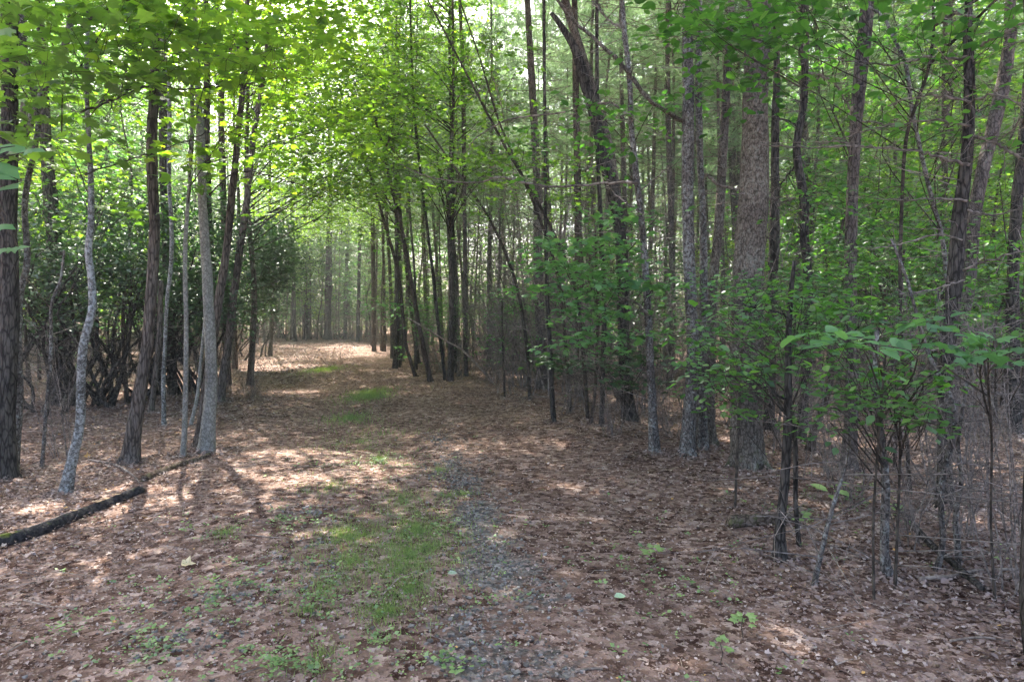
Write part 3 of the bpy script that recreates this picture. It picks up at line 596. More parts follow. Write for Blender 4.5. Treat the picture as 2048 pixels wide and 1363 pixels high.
tree('sapling', 'rough dark foreground trunk with a clean foot, nearest on the right', 'tree', 'dark_bark', 1108, [(1560,1116,30),(1562,1050,22),(1571,960,20),(1575,830,19),(1580,700,15),(1590,600,12),(1596,520,8)], top=None, flare=.35, leaf='oval', sides=14,
     vis=[(1370,580,1640,740,3.9,5,44,12,.06,'oval',.26),(1420,720,1640,830,3.9,4.8,24,11,.06,'oval',.24),(1480,540,1720,680,4.2,5.4,40,12,.055,'oval',.25)],
     branches=[([(1577,800),(1540,780),(1480,760),(1430,745),(1380,735)],5,2,-.3),([(1580,720),(1620,690),(1680,670),(1720,655)],4,2,-.3),([(1590,640),(1540,620),(1490,610)],4,2,-.2)])
tree('sapling', 'thin stem just right of the rough dark foreground trunk', 'tree', 'dark_bark', 1084, [(1598,1090,10),(1594,1000,10),(1590,900,11),(1584,820,10)], top=None)
tree('sapling', 'mossy-barked stem with a small hooked foot in the right foreground', 'tree', 'lichen_bark', 1145, [(1776,1152,26),(1768,1110,18),(1764,1040,18),(1762,950,17),(1752,850,15),(1745,760,12),(1738,660,9)], top=None, leaf='oval', stub=12,
     vis=[(1630,770,1830,860,3.4,4.4,24,11,.055,'oval',.24),(1660,600,1900,780,3.6,5,40,12,.055,'oval',.26)],
     branches=[([(1752,850),(1790,860),(1840,850),(1870,845)],4,2,-.2),([(1748,800),(1700,790),(1660,800)],3,1.5,-.2)])
tree('sapling', 'bent thin foreground stem in front of the bristling black tree', 'tree', 'lichen_bark', 1140, [(1872,1146,13),(1876,1080,12),(1868,1000,12),(1870,940,13),(1886,860,12),(1880,790,10),(1852,720,9),(1830,640,8),(1800,560,7),(1770,480,6)], top=None, stub=10)
tree('sapling', 'thin upright stem right of the bristling black trunk in the foreground', 'tree', 'lichen_bark', 1130, [(1920,1136,13),(1922,1040,11),(1924,960,9),(1920,880,8),(1928,760,7)], top=None, stub=14)
tree('sapling', 'slanting pale stem low in the right foreground with one broad green leaf', 'tree', 'lichen_bark', 1160, [(1628,1166,12),(1640,1100,11),(1656,1030,10),(1684,960,8),(1700,900,7),(1690,850,6)], top=None, stub=8)
tree('arching_sapling', 'long thin greenish stem arching up to the left through the upper right', 'tree', 'lichen_bark', 960, [(1900,965,12),(1900,800,11),(1896,600,10),(1884,480,10),(1868,400,10),(1850,320,10),(1826,220,9),(1812,130,9),(1792,70,8),(1770,30,7),(1730,0,6)], top=None, leaf='oval',
     vis=[(1560,-30,2048,80,4.4,6,36,11,.10,'oval',.4),(1600,60,2048,210,5,7,20,10,.09,'oval',.4),(1720,200,2048,330,5,7,9,9,.09,'oval',.35)])
tree('sapling', 'thin dark stem crossing the greenish arching one in the upper right', 'tree', 'twig', 985, [(1820,990,9),(1812,800,8),(1810,600,8),(1812,440,8),(1816,280,8),(1836,200,7),(1860,140,7),(1870,60,6),(1872,-10,6)], top=7, cn=200, leaf='oval',
     vis=[(1330,-30,1640,90,4.6,6.2,34,11,.10,'oval',.42),(1400,60,1640,200,4.8,6.5,16,10,.10,'oval',.4),(1300,40,1420,170,5,7,8,9,.1,'oval',.35)])
tree('tree', 'dark mossy trunk cut by the right bottom corner of the photo', 'tree', 'mossy_bark', 1330, [(2085,1340,64),(2078,1230,48),(2074,1100,37),(2076,950,30),(2080,700,26),(2080,400,22)], top=9, cn=1200)

# ---- middle
tree('leaning_sapling', 'thin sapling leaning far left over the track edge, forked near its top', 'tree', 'red_bark', 762, [(862,766,13),(850,710,12),(838,650,11),(826,580,10),(812,500,9),(798,430,9),(780,360,8),(768,300,7),(752,240,6),(746,190,4)], top=None, leaf='maple',
     branches=[([(769,300),(785,260),(790,220)],4,2,.2),([(752,240),(735,205),(733,180)],3,2,.2)], vis=[(680,130,900,330,11,16,36,12,.12,'maple2',.6),(650,330,860,470,11,16,20,12,.12,'maple2',.6)])
tree('leaning_sapling', 'thinner sapling leaning left just behind the forked one', 'tree', 'red_bark', 752, [(832,756,9),(812,690,8),(806,640,8),(798,560,7),(785,500,7),(768,440,7),(748,370,6),(720,300,5)], top=None)
tree('dark_tree', 'slim black trunk upright among grey pines in the middle', 'tree', 'dark_bark', 742, [(908,746,12),(910,690,10),(907,600,10),(905,500,9),(905,400,9),(903,250,8),(900,100,7)], top=16, cn=600, stub=40)
tree('pine_tree', 'pale brown slim trunk beside the slim black one', 'tree', 'pine_bark', 748, [(932,752,11),(931,650,11),(930,500,10),(928,300,10),(925,120,9)], top=16, cn=600, stub=30)
tree('dark_tree', 'dark trunk standing alone where the leaf litter meets the young maple', 'tree', 'dark_bark', 848, [(1108,856,12),(1105,800,11),(1102,700,10),(1096,600,9),(1092,450,9),(1092,300,8),(1090,150,7)], top=12.5, cr=(4.6,4.6,2.6), cn=6500, stub=30)
tree('tree', 'brown curved trunk with a mossy foot at the bend of the track', 'tree', 'grey_bark', 712, [(800,716,20),(797,660,18),(796,560,17),(796,400,16),(790,250,15),(784,100,14)], top=18, cn=800, stub=40)
for a, (lab, by, pp) in enumerate([('slim trunk first in line at the right edge of the far track', 702, [(748,706,10),(747,600,10),(746,450,9),(744,300,9)]),
    ('slim leaning trunk crossing behind the mossy-footed one', 724, [(838,728,9),(828,660,9),(816,560,8),(800,420,7)]),
    ('bent thin trunk left of the slim black one', 758, [(890,760,7),(884,700,8),(876,640,8),(868,560,8),(858,480,7)]),
    ('double trunk behind the young maple seedling', 776, [(1084,782,24),(1080,640,22),(1076,480,20),(1072,320,18)]),
    ('grey trunk rising left of the leaning dark giant', 790, [(1160,794,20),(1158,650,19),(1156,450,17),(1152,250,16)]),
    ('thin reddish stem left of the lichen-blotched wavy trunk', 860, [(1203,864,12),(1205,760,12),(1208,600,11),(1202,420,10),(1196,250,9)])]):
    tree('slim_tree', lab, 'tree', ['pine_bark', 'red_bark', 'dark_bark'][a % 3], by, pp, top=16, cn=500, stub=30)
tree('fallen_sapling', 'pale thin dead stem drooping from the trees towards the leaf litter in the middle', 'dead sapling', 'pale_stick', 770, [(990,765,4),(960,735,5),(925,700,5),(890,680,4),(850,655,4),(815,635,3)], top=None, flare=0, roots=False)

def understory(name, label, leaf, base, pts, vis, br=(), cat='young tree'):
    return tree(name, label, cat, 'red_bark', base, pts, top=None, leaf=leaf, vis=vis, branches=br, flare=.2)
for (lab, by, pp, vs) in [('arching sapling whose thin bare stem curves up and far left across the middle', 842, [(1176,846,9),(1166,700,8),(1146,560,7),(1090,430,7),(1010,290,6),(930,140,5),(862,10,4),(840,-30,3)], [(860,200,1060,330,8.8,10.5,16,12,.09,'maple2',.4),(900,60,1040,200,9,10.5,7,12,.09,'maple2',.4)]),
    ('second arching sapling beside the first, splitting the view left of the curved leaning trunk', 826, [(1142,830,8),(1130,680,8),(1112,540,7),(1060,390,6),(1000,250,5),(960,120,4),(915,-10,3)], [(960,300,1200,400,9,11,22,12,.09,'maple2',.42),(1000,380,1160,440,9.5,11,10,12,.08,'maple2',.4)]),
    ('sapling curving left with leaf sprays at the height of the pine twigs', 800, [(1060,804,8),(1052,680,7),(1030,560,7),(980,440,6),(905,330,5),(850,250,4)], [(780,300,1000,380,10.5,13,18,12,.09,'maple2',.45),(840,360,1000,430,11,13,10,12,.09,'maple2',.4)])]:
    tree('arching_sapling', lab, 'sapling', 'twig', by, pp, top=None, leaf='maple', vis=vs, stub=46, flare=.1)
# layered young maple
tree('young_maple', 'young maple with flat layers of cool green leaves before the leaning dark trunk', 'young maple', 'red_bark', 855, [(1180,860,9),(1190,780,8),(1194,700,7),(1196,620,7),(1192,520,6),(1190,450,4)], top=None, leaf='cool', flare=.2,
     vis=[(1080,478,1280,500,6.6,9,20,17,.085,'maple',.42),(1060,520,1300,545,6.4,9,22,17,.085,'maple',.42),(1040,570,1240,590,6.4,8.6,15,17,.085,'maple',.42),(1120,615,1260,635,6.6,8.4,10,16,.08,'maple',.38),(1100,660,1270,690,6.6,8.4,14,15,.08,'maple',.36),(1170,556,1350,575,6.2,7,9,15,.085,'maple',.34),(1180,420,1320,450,7,9,10,14,.08,'maple',.4)])
tree('laurel_bush', 'small dark laurel low beside the wavy lichened trunk', 'bush', 'twig', 850, [(1258,855,8),(1256,800,7),(1254,740,6),(1254,690,4)], top=None, leaf='laurel', flare=0,
     vis=[(1215,670,1300,770,7.6,9,26,12,.10,'rho',.28),(1080,690,1200,740,8.4,10,22,12,.1,'rho',.35)])
tree('young_maple', 'seedling clump of bright leaves at the foot of the slim trunks beyond the track bend', 'young maple', 'red_bark', 735, [(800,740,6),(796,690,6),(800,640,4)], top=None, leaf='cool', flare=0, vis=[(745,600,880,670,17,22,26,12,.12,'maple2',.6),(770,690,830,715,18,20,5,10,.12,'maple2',.4)])
tree('holly_sapling', 'small pale-leaved evergreen in the gap between the pines and the young maple', 'young tree', 'twig', 800, [(1010,806,5),(1006,700,5),(1004,600,4)], top=None, leaf='cool', flare=0, vis=[(960,580,1060,720,11,14,22,12,.07,'rho',.4)])
# broad leaf sprays hanging in the right foreground
tree('young_hickory', 'foreground sapling with a fan of broad oval leaves at the right', 'young tree', 'twig', 1190, [(1748,1196,6),(1752,1050,6),(1756,900,5),(1760,760,5),(1764,690,4)], top=None, leaf='cool', flare=.1,
     vis=[(1570,650,1720,690,2.9,3.4,6,6,.085,'oval',.15),(1700,640,1880,690,2.9,3.9,6,6,.085,'oval',.16)])
tree('young_maple', 'foreground maple seedling with star-shaped leaves at the right edge', 'young maple', 'twig', 1200, [(1990,1206,6),(1985,1050,5),(1975,850,5),(1965,700,4)], top=None, leaf='cool', flare=.1,
     vis=[(1880,665,2040,710,3,3.9,6,7,.085,'maple',.17),(1950,700,2048,740,3,3.6,3,6,.08,'maple',.15)])
tree('young_oak', 'spindly sapling with shiny notched leaves in front of the bristling black trunk', 'young tree', 'twig', 1170, [(1790,1176,7),(1800,1050,6),(1806,900,6),(1808,830,5)], top=None, leaf='oval', flare=.1,
     vis=[(1780,790,1880,860,3.2,3.9,10,9,.06,'tri',.14),(1830,730,1900,770,3.2,3.9,6,9,.055,'tri',.12)])
tree('shrub', 'dense small-leaved shrub filling the gap under the bare horizontal branches', 'shrub', 'twig', 930, [(1790,936,9),(1792,800,8),(1796,650,7),(1800,500,5)], top=None, leaf='oval', flare=.1, stub=26,
     vis=[(1600,380,1880,540,6,9,70,14,.07,'rho',.42),(1560,500,1930,700,5.6,9,100,14,.07,'rho',.42),(1900,480,2060,700,6,9,50,14,.07,'rho',.42)])
tree('shrub', 'leafy shrub spreading across the lower face of the largest trunk', 'shrub', 'twig', 1010, [(1470,1016,6),(1474,880,6),(1480,760,5),(1490,620,4)], top=None, leaf='cool', flare=.1,
     vis=[(1380,660,1560,800,4.6,6,34,12,.06,'oval',.3),(1400,540,1620,660,5,6.6,38,12,.055,'oval',.3)])

# ---- laurel thicket on the left
def thicket(label, spots, vis, cs=1., nst=7):
    b = np.array([spots[0][0], spots[0][1], 0.]); root = empty('laurel_thicket', b); tag(root, label, 'laurel thicket', 'dark laurels left of the track')
    lb, tb = MB(), MB()
    for (x, y) in spots:
        for q in range(nst):
            st = MB(); p = [np.array([x + R.normal(0, .25), y + R.normal(0, .25), -.05])]
            an = R.random() * 6.28; hh = R.uniform(1.7, 3.0)
            for s in range(5):
                an += R.normal(0, .8); p.append(p[-1] + np.array([math.cos(an) * .28, math.sin(an) * .28, hh / 5 * R.uniform(.6, 1.3)]))
            ln = smooth_line(p, 16); tube(st, ln, np.linspace(R.uniform(.025, .045), .01, 16), 6, .08)
            ii = R.integers(5, 16, 14); twigs(st, ln[ii], ln[ii] + R.normal(0, .45, (14, 3)) + [0, 0, .3], .009, .003, .15)
            st.build('stem', M['dark_bark'], root, smooth=True, loc=b)
    for v in vis:
        c = rect_pts(*v[:6], v[6]); sprays(lb, tb, c, v[9], int(v[7] * 1.5), v[8] * 1.35, 'rho', None, tilt=.6, thick=.35, droop=.3, wide=.8, cstr=cs)
    lb.build('foliage', M['laurel'], root, loc=b); tb.build('twigs', M['twig'], root, loc=b)
thicket('dark glossy laurel leaning over the left edge of the track', [G(455, 722), G(490, 712), G(430, 730)], [(460,450,575,560,17,21,120,26,.09,.6),(450,540,560,625,17,21,60,24,.09,.55),(520,440,600,560,18,21,46,24,.09,.5)], cs=.1)
thicket('laurel thicket with crooked black stems between the spotted and brown trunks', [G(215, 812), G(180, 806), G(250, 806)], [(160,380,310,600,10,14,130,26,.07,.45),(60,480,190,640,10,13,70,24,.07,.4)])
thicket('laurel thicket behind the slim pale and whitish trunks', [G(360, 792), G(320, 790), G(400, 786)], [(300,400,480,640,11,15,150,26,.075,.45),(330,560,440,660,11,14,30,22,.07,.4)])
thicket('laurel thicket nearest the left edge of the photo', [G(60, 830), G(30, 820)], [(-60,380,110,620,9.5,13,90,26,.07,.45)])

thicket('distant dark evergreen thicket closing the far end of the track', [(-13.5, 47.), (-15.5, 46.), (-11.6, 48.), (-17.5, 45.)], [(520,585,700,668,44,49,60,24,.14,.7)], cs=.1)
for (lab, by, x0, w0, lean) in [('dark trunk just left of the far end of the track', 676, 614, 11, -2), ('thicker dark trunk standing in the bend at the far end of the track', 680, 655, 15, 2), ('slim trunk beside the thicker one at the far end of the track', 677, 690, 9, 3),
                          ('slim dark trunk left of the far end, nearer the track-side laurel', 682, 590, 8, -3), ('thin trunk between the far end and the first row of right-hand trunks', 684, 716, 8, 2)]:
    tree('far_tree', lab, 'tree', 'dark_bark', by, [(x0, by + 3, w0 * 1.2), (x0 + lean, 560, w0), (x0 + lean * 2, 420, w0 * .85), (x0 + lean * 2, 260, w0 * .6)], top=17, cn=500, stub=30, cr=(2.6, 2.6, 3), drop=-2)

# ------------------------------------------------------------------ big soft crowns over the track (backlit)
def path_x(y): return np.interp(y, [0, 2.9, 5.7, 9.6, 16, 26, 42, 60], [0, -.37, -.93, -2.1, -4.3, -7.7, -11.5, -14])
def crown_tree(name, label, cat, xy, h, bark, r0, blobs, leaf, group=None, size=.12, tpl='rho', trunk_lean=(0, 0), stub=0, rad=.7, nl=14, cstr=1.):
    """blobs: (dx, dy, z, rx, ry, rz, sprays)"""
    x, y = xy; z0 = float(gh(x, y)); b = np.array([x, y, z0]); root = empty(name, b); tag(root, label, cat, group)
    p = [b + [trunk_lean[0] * t + R.normal(0, .06) * (t > 0), trunk_lean[1] * t + R.normal(0, .06) * (t > 0), h * t - .1] for t in np.linspace(0, 1, 6)]
    ln = smooth_line(p, 30); mb = MB(); rr = np.linspace(r0, r0 * .25, 30) * (1 + .5 * np.exp(-np.maximum(ln[:, 2], 0) / .2))
    tube(mb, ln, rr, 9, .04); mb.build('trunk', M[bark], root, smooth=True, loc=b)
    lb, tb = MB(), MB()
    for (dx, dy, z, rx, ry, rz, n) in blobs:
        c = ell_pts([x + dx, y + dy, z], (rx, ry, rz), int(n * 1.7))
        s = nearest(ln, c, .5)
        sprays(lb, tb, c, rad, nl, size, tpl, s, tw=.010, cstr=cstr)
    if stub:
        ii = R.integers(3, 24, stub); an = R.random(stub) * 6.28; l2 = R.uniform(.4, 1.6, stub)
        e = ln[ii] + np.stack([np.cos(an) * l2, np.sin(an) * l2, R.normal(0, .2, stub)], 1); twigs(tb, ln[ii], e, .009, .003)
    lb.build('foliage', M[leaf], root, loc=b); tb.build('branches', M['twig'], root, loc=b)
    return root
GM = 'broadleaf trees whose bright leaves hang over the track'
for (px, py, top_, leaf, lab, bl) in [
    (500, 768, 11, 'yellow', 'maple arching yellow-green leaves over the left of the track', [(1.5,0,6.5,2.5,3,1.6,150),(0,0,8.5,3,3,1.8,130),(2.2,-1,4.6,1.6,2,.9,60)]),
    (470, 736, 12, 'yellow', 'maple behind the first arching one, leaves lit from above', [(2,0,7.5,3,3,2.2,190),(1.5,2,5.0,2.4,2,1,80),(0,0,10,3,3,2,110)]),
    (540, 712, 14, 'sunny', 'far broadleaf with pale sunlit crown over the bend of the track', [(2,0,9,3.4,3.5,2.6,200),(2,0,5.5,2.6,3,1.3,110),(0,0,12,3,3,2,110)]),
    (790, 738, 12, 'yellow', 'slender broadleaf at the right verge with bright crown in the upper middle', [(0,0,7.6,2.8,3,2,140),(-1,0,5.2,2.2,2.4,.8,34),(0,0,9.8,3,3,1.8,120),(0,-2,12.8,4.6,4.6,1.3,230)]),  # last, highest blob is out-of-view canopy added to shade the ground
    (900, 762, 11, 'maple', 'broadleaf behind the slim black trunk, leaves hanging left', [(-1,0,7.0,2.5,2.5,1.5,90),(-1.2,0,10.5,3.6,3.6,1.5,170),(.5,-2,4.6,1.8,1.6,.6,16)]),  # highest blob is an extra overhead crown, added for ground shade
    (768, 702, 15, 'sunny', 'broadleaf at the right verge of the far track', [(-1,0,9.5,3.6,3.6,3,200),(0,0,6,2.6,3,1.3,90),(0,0,13,3,3,2,90)])]:
    g = G(px, py); crown_tree('broadleaf_tree', lab, 'tree', (g[0], g[1]), top_, 'brown_bark', .07, bl, leaf, GM, size=.105, tpl='tri' if g[1] < 17 else 'rho', nl=24)

# ------------------------------------------------------------------ background wood
placed = []
def free(x, y, s):
    for (a, b) in placed:
        if (a - x) ** 2 + (b - y) ** 2 < s * s: return False
    return True
def needle_crown(seed, h, z0, n_b, spread):
    """pine prototype meshes: needles and dead branches, origin at the foot"""
    lb, tb = MB(), MB()
    zb = z0 + (h - z0) * R.random(n_b) ** 1.1; an = R.random(n_b) * 6.283
    ln = spread * (1 - .75 * (zb - z0) / (h - z0)) * R.uniform(.55, 1.1, n_b)
    A = np.stack([np.zeros(n_b), np.zeros(n_b), zb], 1); dirn = np.stack([np.cos(an), np.sin(an), R.uniform(-.05, .3, n_b)], 1)
    E = A + dirn * ln[:, None]; twigs(tb, A, E, .016, .005, .05)
    nt_ = 42; idx = np.repeat(np.arange(n_b), nt_); t = R.uniform(.3, 1.02, len(idx))[:, None]
    side = nrm(np.cross(dirn, [0, 0, 1.]))[idx]; off = R.normal(0, 1, (len(idx), 1)) * .28 * ln[idx][:, None] * (1.1 - t)
    c = A[idx] * (1 - t) + E[idx] * t + side * off + np.column_stack([np.zeros((len(idx), 2)), R.normal(0, .07, len(idx)) - .06 * np.abs(off[:, 0])])
    kn = 9; ci = np.repeat(np.arange(len(c)), kn); fw = dirn[idx][ci] * .8 + np.sign(off)[ci] * side[ci] * .5 + R.normal(0, .55, (len(ci), 3)) + [0, 0, .1]
    nd = (np.array([(-.045, 0, 0), (.045, 0, 0), (0, 1, -.12)]), np.array([[0, 1, 2]]))
    put(lb, nd, c[ci], R.normal(0, 1, (len(ci), 3)), fw, R.uniform(.09, .17, len(ci)), np.clip(np.repeat(R.normal(.5, .18, n_b), nt_ * kn) + R.normal(0, .1, len(ci)), 0, 1))
    # dead lower branches
    m = 46; z = R.uniform(1.2, z0 + 2.5, m); an = R.random(m) * 6.283; l = R.uniform(.4, 1.9, m)
    A = np.stack([np.zeros(m), np.zeros(m), z], 1); E = A + np.stack([np.cos(an) * l, np.sin(an) * l, R.normal(-.05, .15, m) * l], 1)
    twigs(tb, A, E, .010, .003, .05)
    k = R.integers(0, m, m * 6); t = R.uniform(.25, 1, (m * 6, 1)); s = A[k] * (1 - t) + E[k] * t
    twigs(tb, s, s + R.normal(0, .22, (m * 6, 3)) * [1, 1, .6], .0035, .0015, .1)
    return lb, tb
def proto_trunk(h, r, wob=.12, n=26):
    mb = MB(); p = np.array([[R.normal(0, wob) * (k > 0), R.normal(0, wob) * (k > 0), h * k / 5 - .1 * (k == 0)] for k in range(6)])
    p[1] *= [.3, .3, 1]
    ln = smooth_line(p, n); tube(mb, ln, np.linspace(r, r * .2, n) * (1 + .45 * np.exp(-np.maximum(ln[:, 2], 0) / .25)), 9, .04); return mb, ln
protos = {'pine': [], 'leafy': [], 'young': [], 'shrub': [], 'brush': []}
def proto(kind, parts):
    """parts: list of (name, MB, material key) kept as meshes; first use links them"""
    obs = []
    for nm, mb, mk in parts:
        o = mb.build(nm, M[mk], None, smooth=(nm == 'trunk')); C.objects.unlink(o); obs.append(o)
    protos[kind].append(obs)
for s in range(5):
    h = R.uniform(15, 19); tr, _ = proto_trunk(h, R.uniform(.045, .085)); nb, db = needle_crown(s, h, R.uniform(4.8, 8), 56, R.uniform(2.0, 2.7))
    proto('pine', [('trunk', tr, 'pine_bark'), ('needles', nb, 'needle'), ('dead_branches', db, 'dead_wood')])
for s in range(5):
    h = R.uniform(13, 19); tr, ln = proto_trunk(h, R.uniform(.055, .11), .25); lb, tb = MB(), MB()
    c = ell_pts([0, 0, h * .62], (2.9, 2.9, h * .42), 330); sprays(lb, tb, c, .75, 24, .15, 'rho', nearest(ln, c, .5), tw=.012, culling=False)
    proto('leafy', [('trunk', tr, 'brown_bark'), ('foliage', lb, ['woodgreen', 'sunny', 'woodgreen', 'woodgreen', 'maple'][s]), ('branches', tb, 'twig')])
for s in range(4):
    h = R.uniform(5, 8); tr, ln = proto_trunk(h, .035, .2); lb, tb = MB(), MB()
    c = ell_pts([0, 0, h * .6], (1.6, 1.6, h * .40), 85); sprays(lb, tb, c, .5, 18, .11, 'maple2', nearest(ln, c, .5), tw=.007, culling=False)
    proto('young', [('trunk', tr, 'red_bark'), ('foliage', lb, ['maple', 'cool', 'yellow', 'oval'][s]), ('branches', tb, 'twig')])
def stamp(kind, x, y, label, group, sc_=1., cat='tree', var=None):
    obs = protos[kind][R.integers(len(protos[kind])) if var is None else var]
    placed_ = True
    nm = {'pine': 'pine_tree', 'leafy': 'broadleaf_tree', 'young': 'young_tree', 'shrub': 'shrub', 'brush': 'bare_brush'}[kind]
    r = empty(nm, (x, y, float(gh(x, y)) * max(0, min(1, 1.5 - math.hypot(x, y) / 90)))); r.rotation_euler[2] = R.random() * 6.283; r.scale = (sc_, sc_, sc_ * R.uniform(.9, 1.15))
    r.rotation_euler[0] = R.normal(0, .02); r.rotation_euler[1] = R.normal(0, .03)
    tag(r, label, cat, group)
    for o in obs:
        c = o.copy(); C.objects.link(c); c.parent = r
    placed.append((x, y)); return r
MARKS = [(15, 'the left edge trunk'), (170, 'the spotted tree'), (300, 'the straight brown trunk'), (415, 'the whitish trunk'), (520, 'the track-side laurel'), (640, 'the end of the track'),
         (805, 'the mossy-footed curved trunk'), (906, 'the slim black trunk'), (1095, 'the lone dark trunk'), (1190, 'the layered young maple'), (1240, 'the curved leaning trunk'), (1300, 'the lichen-blotched trunk'),
         (1378, 'the straight grey trunk'), (1495, 'the largest grey trunk'), (1605, 'the crooked dark trunk'), (1704, 'the tall fading trunk'), (1800, 'the dense small-leaved shrub'), (1925, 'the bristling black trunk'), (2035, 'the right edge trunk')]
USED = set()
KIND = {'pine': 'slim pine', 'leafy': 'broadleaf tree', 'young': 'leafy sapling', 'shrub': 'low shrub', 'brush': 'bare brush'}
def describe(kd, px, d, h):
    m = min(MARKS, key=lambda q: abs(q[0] - px)); dx = px - m[0]
    rel = 'directly behind' if abs(dx) < 18 else ('seen just right of' if 0 < dx < 60 else 'seen just left of' if -60 < dx < 0 else 'well right of' if dx > 0 else 'well left of')
    dw = 'among the nearest' if d < 14 else 'fairly near' if d < 18 else 'at middle distance' if d < 24 else 'far back' if d < 34 else 'very far back' if d < 45 else 'at the back' if d < 51 else 'at the very back'
    sz = {True: 'taller ', False: 'shorter '}[h > 1]
    return sz + KIND[kd] + ' ' + rel + ' ' + m[1] + ', ' + dw
def zone(n, d0, d1, px0, px1, kinds, label, group, sp, scr=(.8, 1.15), keep=3.0, cat='tree'):
    k = 0; tries = 0
    while k < n and tries < 6000:
        tries += 1
        d = math.sqrt(R.uniform(d0 ** 2, d1 ** 2)); px = R.uniform(px0, px1); x = (px - 1024) / F * d
        half = keep if d < 30 else 2.8
        if d < 41 and abs(x - path_x(d)) < (half if d < 33 else 2.2) + (1.2 if x > path_x(d) and d < 14 else 0): continue
        if not free(x, d, sp): continue
        if d > 33 and 570 < px < 780 and 'leafy' in kinds and n > 50: continue
        kd = kinds[R.integers(len(kinds))]
        if d < 30 and kd not in ('shrub', 'brush') and in_beam(x, d): continue
        q = R.uniform(*scr); lab = describe(kd, px, d, 2 * q / (scr[0] + scr[1]))
        if lab in USED: continue
        USED.add(lab)
        stamp(kd, x, d, lab, group if isinstance(group, str) else group[kd], q, {'shrub': 'shrub', 'brush': 'brush'}.get(kd, 'tree')); k += 1
    print('zone', k)
GP = 'slim pines crowded right of the track'
zone(36, 24, 42, 880, 1600, ['pine'], 'slim pine far back in the wood right of the track', 'pines far back right of the track', 1.3, (.85, 1.15), 3.1)
zone(46, 13, 27, 880, 1500, ['pine'], 'slim pine with bare lower branches in the crowd right of the track', GP, .95, (.7, 1.05), 3.0)
zone(34, 18, 42, 740, 1000, ['pine'], 'slim pine in the row lining the far right side of the track', 'pines lining the far track', 1.3, (.8, 1.05), 2.6)
zone(52, 11, 34, 1480, 2250, ['pine', 'pine', 'leafy', 'young'], {'pine': 'background pine behind the right foreground trees', 'leafy': 'background broadleaf tree behind the right foreground trees', 'young': 'background sapling behind the right foreground trees'},
     {'pine': 'pines deep in the right wood', 'leafy': 'broadleaf trees deep in the right wood', 'young': 'saplings deep in the right wood'}, 1.35)
zone(30, 14, 36, -200, 520, ['pine', 'leafy', 'leafy', 'young'], {'pine': 'background pine behind the left laurels', 'leafy': 'background broadleaf tree behind the left laurels', 'young': 'background sapling behind the left laurels'},
     {'pine': 'pines behind the left laurels', 'leafy': 'broadleaf trees behind the left laurels', 'young': 'saplings behind the left laurels'}, 1.8)
zone(46, 39, 58, 500, 800, ['pine', 'pine', 'leafy'], {'pine': 'far pine beyond the end of the track', 'leafy': 'far broadleaf beyond the end of the track'}, {'pine': 'pines beyond the end of the track', 'leafy': 'broadleaf trees beyond the end of the track'}, 1.1, (.6, .8))
zone(95, 34, 60, -250, 2300, ['leafy', 'leafy', 'pine'], {'pine': 'distant pine at the back of the wood', 'leafy': 'distant broadleaf at the back of the wood'}, {'pine': 'distant pines at the back', 'leafy': 'distant broadleaf trees at the back'}, 2.2, (.95, 1.25))

# undergrowth: low shrubs and bare brush between the trunks
for q in range(5):
    lb, tb = MB(), MB(); ns = 9
    for k in range(ns):
        an = R.random() * 6.28; p = [np.zeros(3) + [R.normal(0, .15), R.normal(0, .15), -.05]]; hh = R.uniform(1.2, 3.4)
        for z in range(4): p.append(p[-1] + [math.cos(an) * R.uniform(.05, .3), math.sin(an) * R.uniform(.05, .3), hh / 4])
        ln = smooth_line(p, 12); tube(tb, ln, np.linspace(.012, .004, 12), 4, 0, cap=False)
        ii = R.integers(2, 12, 16); e = ln[ii] + R.normal(0, .3, (16, 3)); twigs(tb, ln[ii], e, .004, .002, .12)
        jj = R.integers(0, 16, 40); t = R.uniform(.2, 1, (40, 1)); a0 = ln[ii][jj] * (1 - t) + e[jj] * t; twigs(tb, a0, a0 + R.normal(0, .16, (40, 3)), .002, .001, .12)
    if q < 3:
        c = ell_pts([0, 0, 1.7], (1.1, 1.1, 1.5), 62); c = c[c[:, 2] > .35]; sprays(lb, None, c, .34, 15, .07, 'rho', None, culling=False, thick=.15)
        proto('shrub', [('foliage', lb, ['cool', 'oval', 'laurel'][q]), ('stems', tb, 'dead_wood')])
    else: proto('brush', [('stems', tb, 'dead_wood')])
zone(44, 9.5, 24, 1200, 2200, ['young'], 'slender layered sapling among the right wood trunks', 'layered saplings in the right wood', .9, (.6, 1.05), 3.2)
zone(18, 13, 28, 820, 1250, ['young'], 'slender layered sapling among the slim pines', 'layered saplings among the pines', 1.2, (.6, .95), 3.0)
zone(14, 12, 26, -200, 480, ['young'], 'slender layered sapling in the left wood', 'layered saplings in the left wood', 1.2, (.8, 1.1), 3.0)
zone(64, 9, 30, 1150, 2250, ['shrub', 'shrub', 'brush'], {'shrub': 'leafy shrub under the trees of the right wood', 'brush': 'bare brush under the trees of the right wood'}, {'shrub': 'shrubs under the right wood', 'brush': 'bare brush under the right wood'}, .8, (.7, 1.15), 3.0, 'shrub')
zone(34, 15, 34, 820, 1250, ['brush', 'shrub', 'shrub'], {'shrub': 'thin shrub among the crowded slim pines', 'brush': 'bare brush among the crowded slim pines'}, {'shrub': 'shrubs among the slim pines', 'brush': 'bare brush among the slim pines'}, .8, (.7, 1.1), 3.0, 'shrub')
zone(40, 12, 36, -200, 560, ['shrub', 'shrub', 'brush'], {'shrub': 'leafy shrub in the shade of the left wood', 'brush': 'bare brush in the shade of the left wood'}, {'shrub': 'shrubs in the left wood', 'brush': 'bare brush in the left wood'}, .9, (.8, 1.2), 2.8, 'shrub')
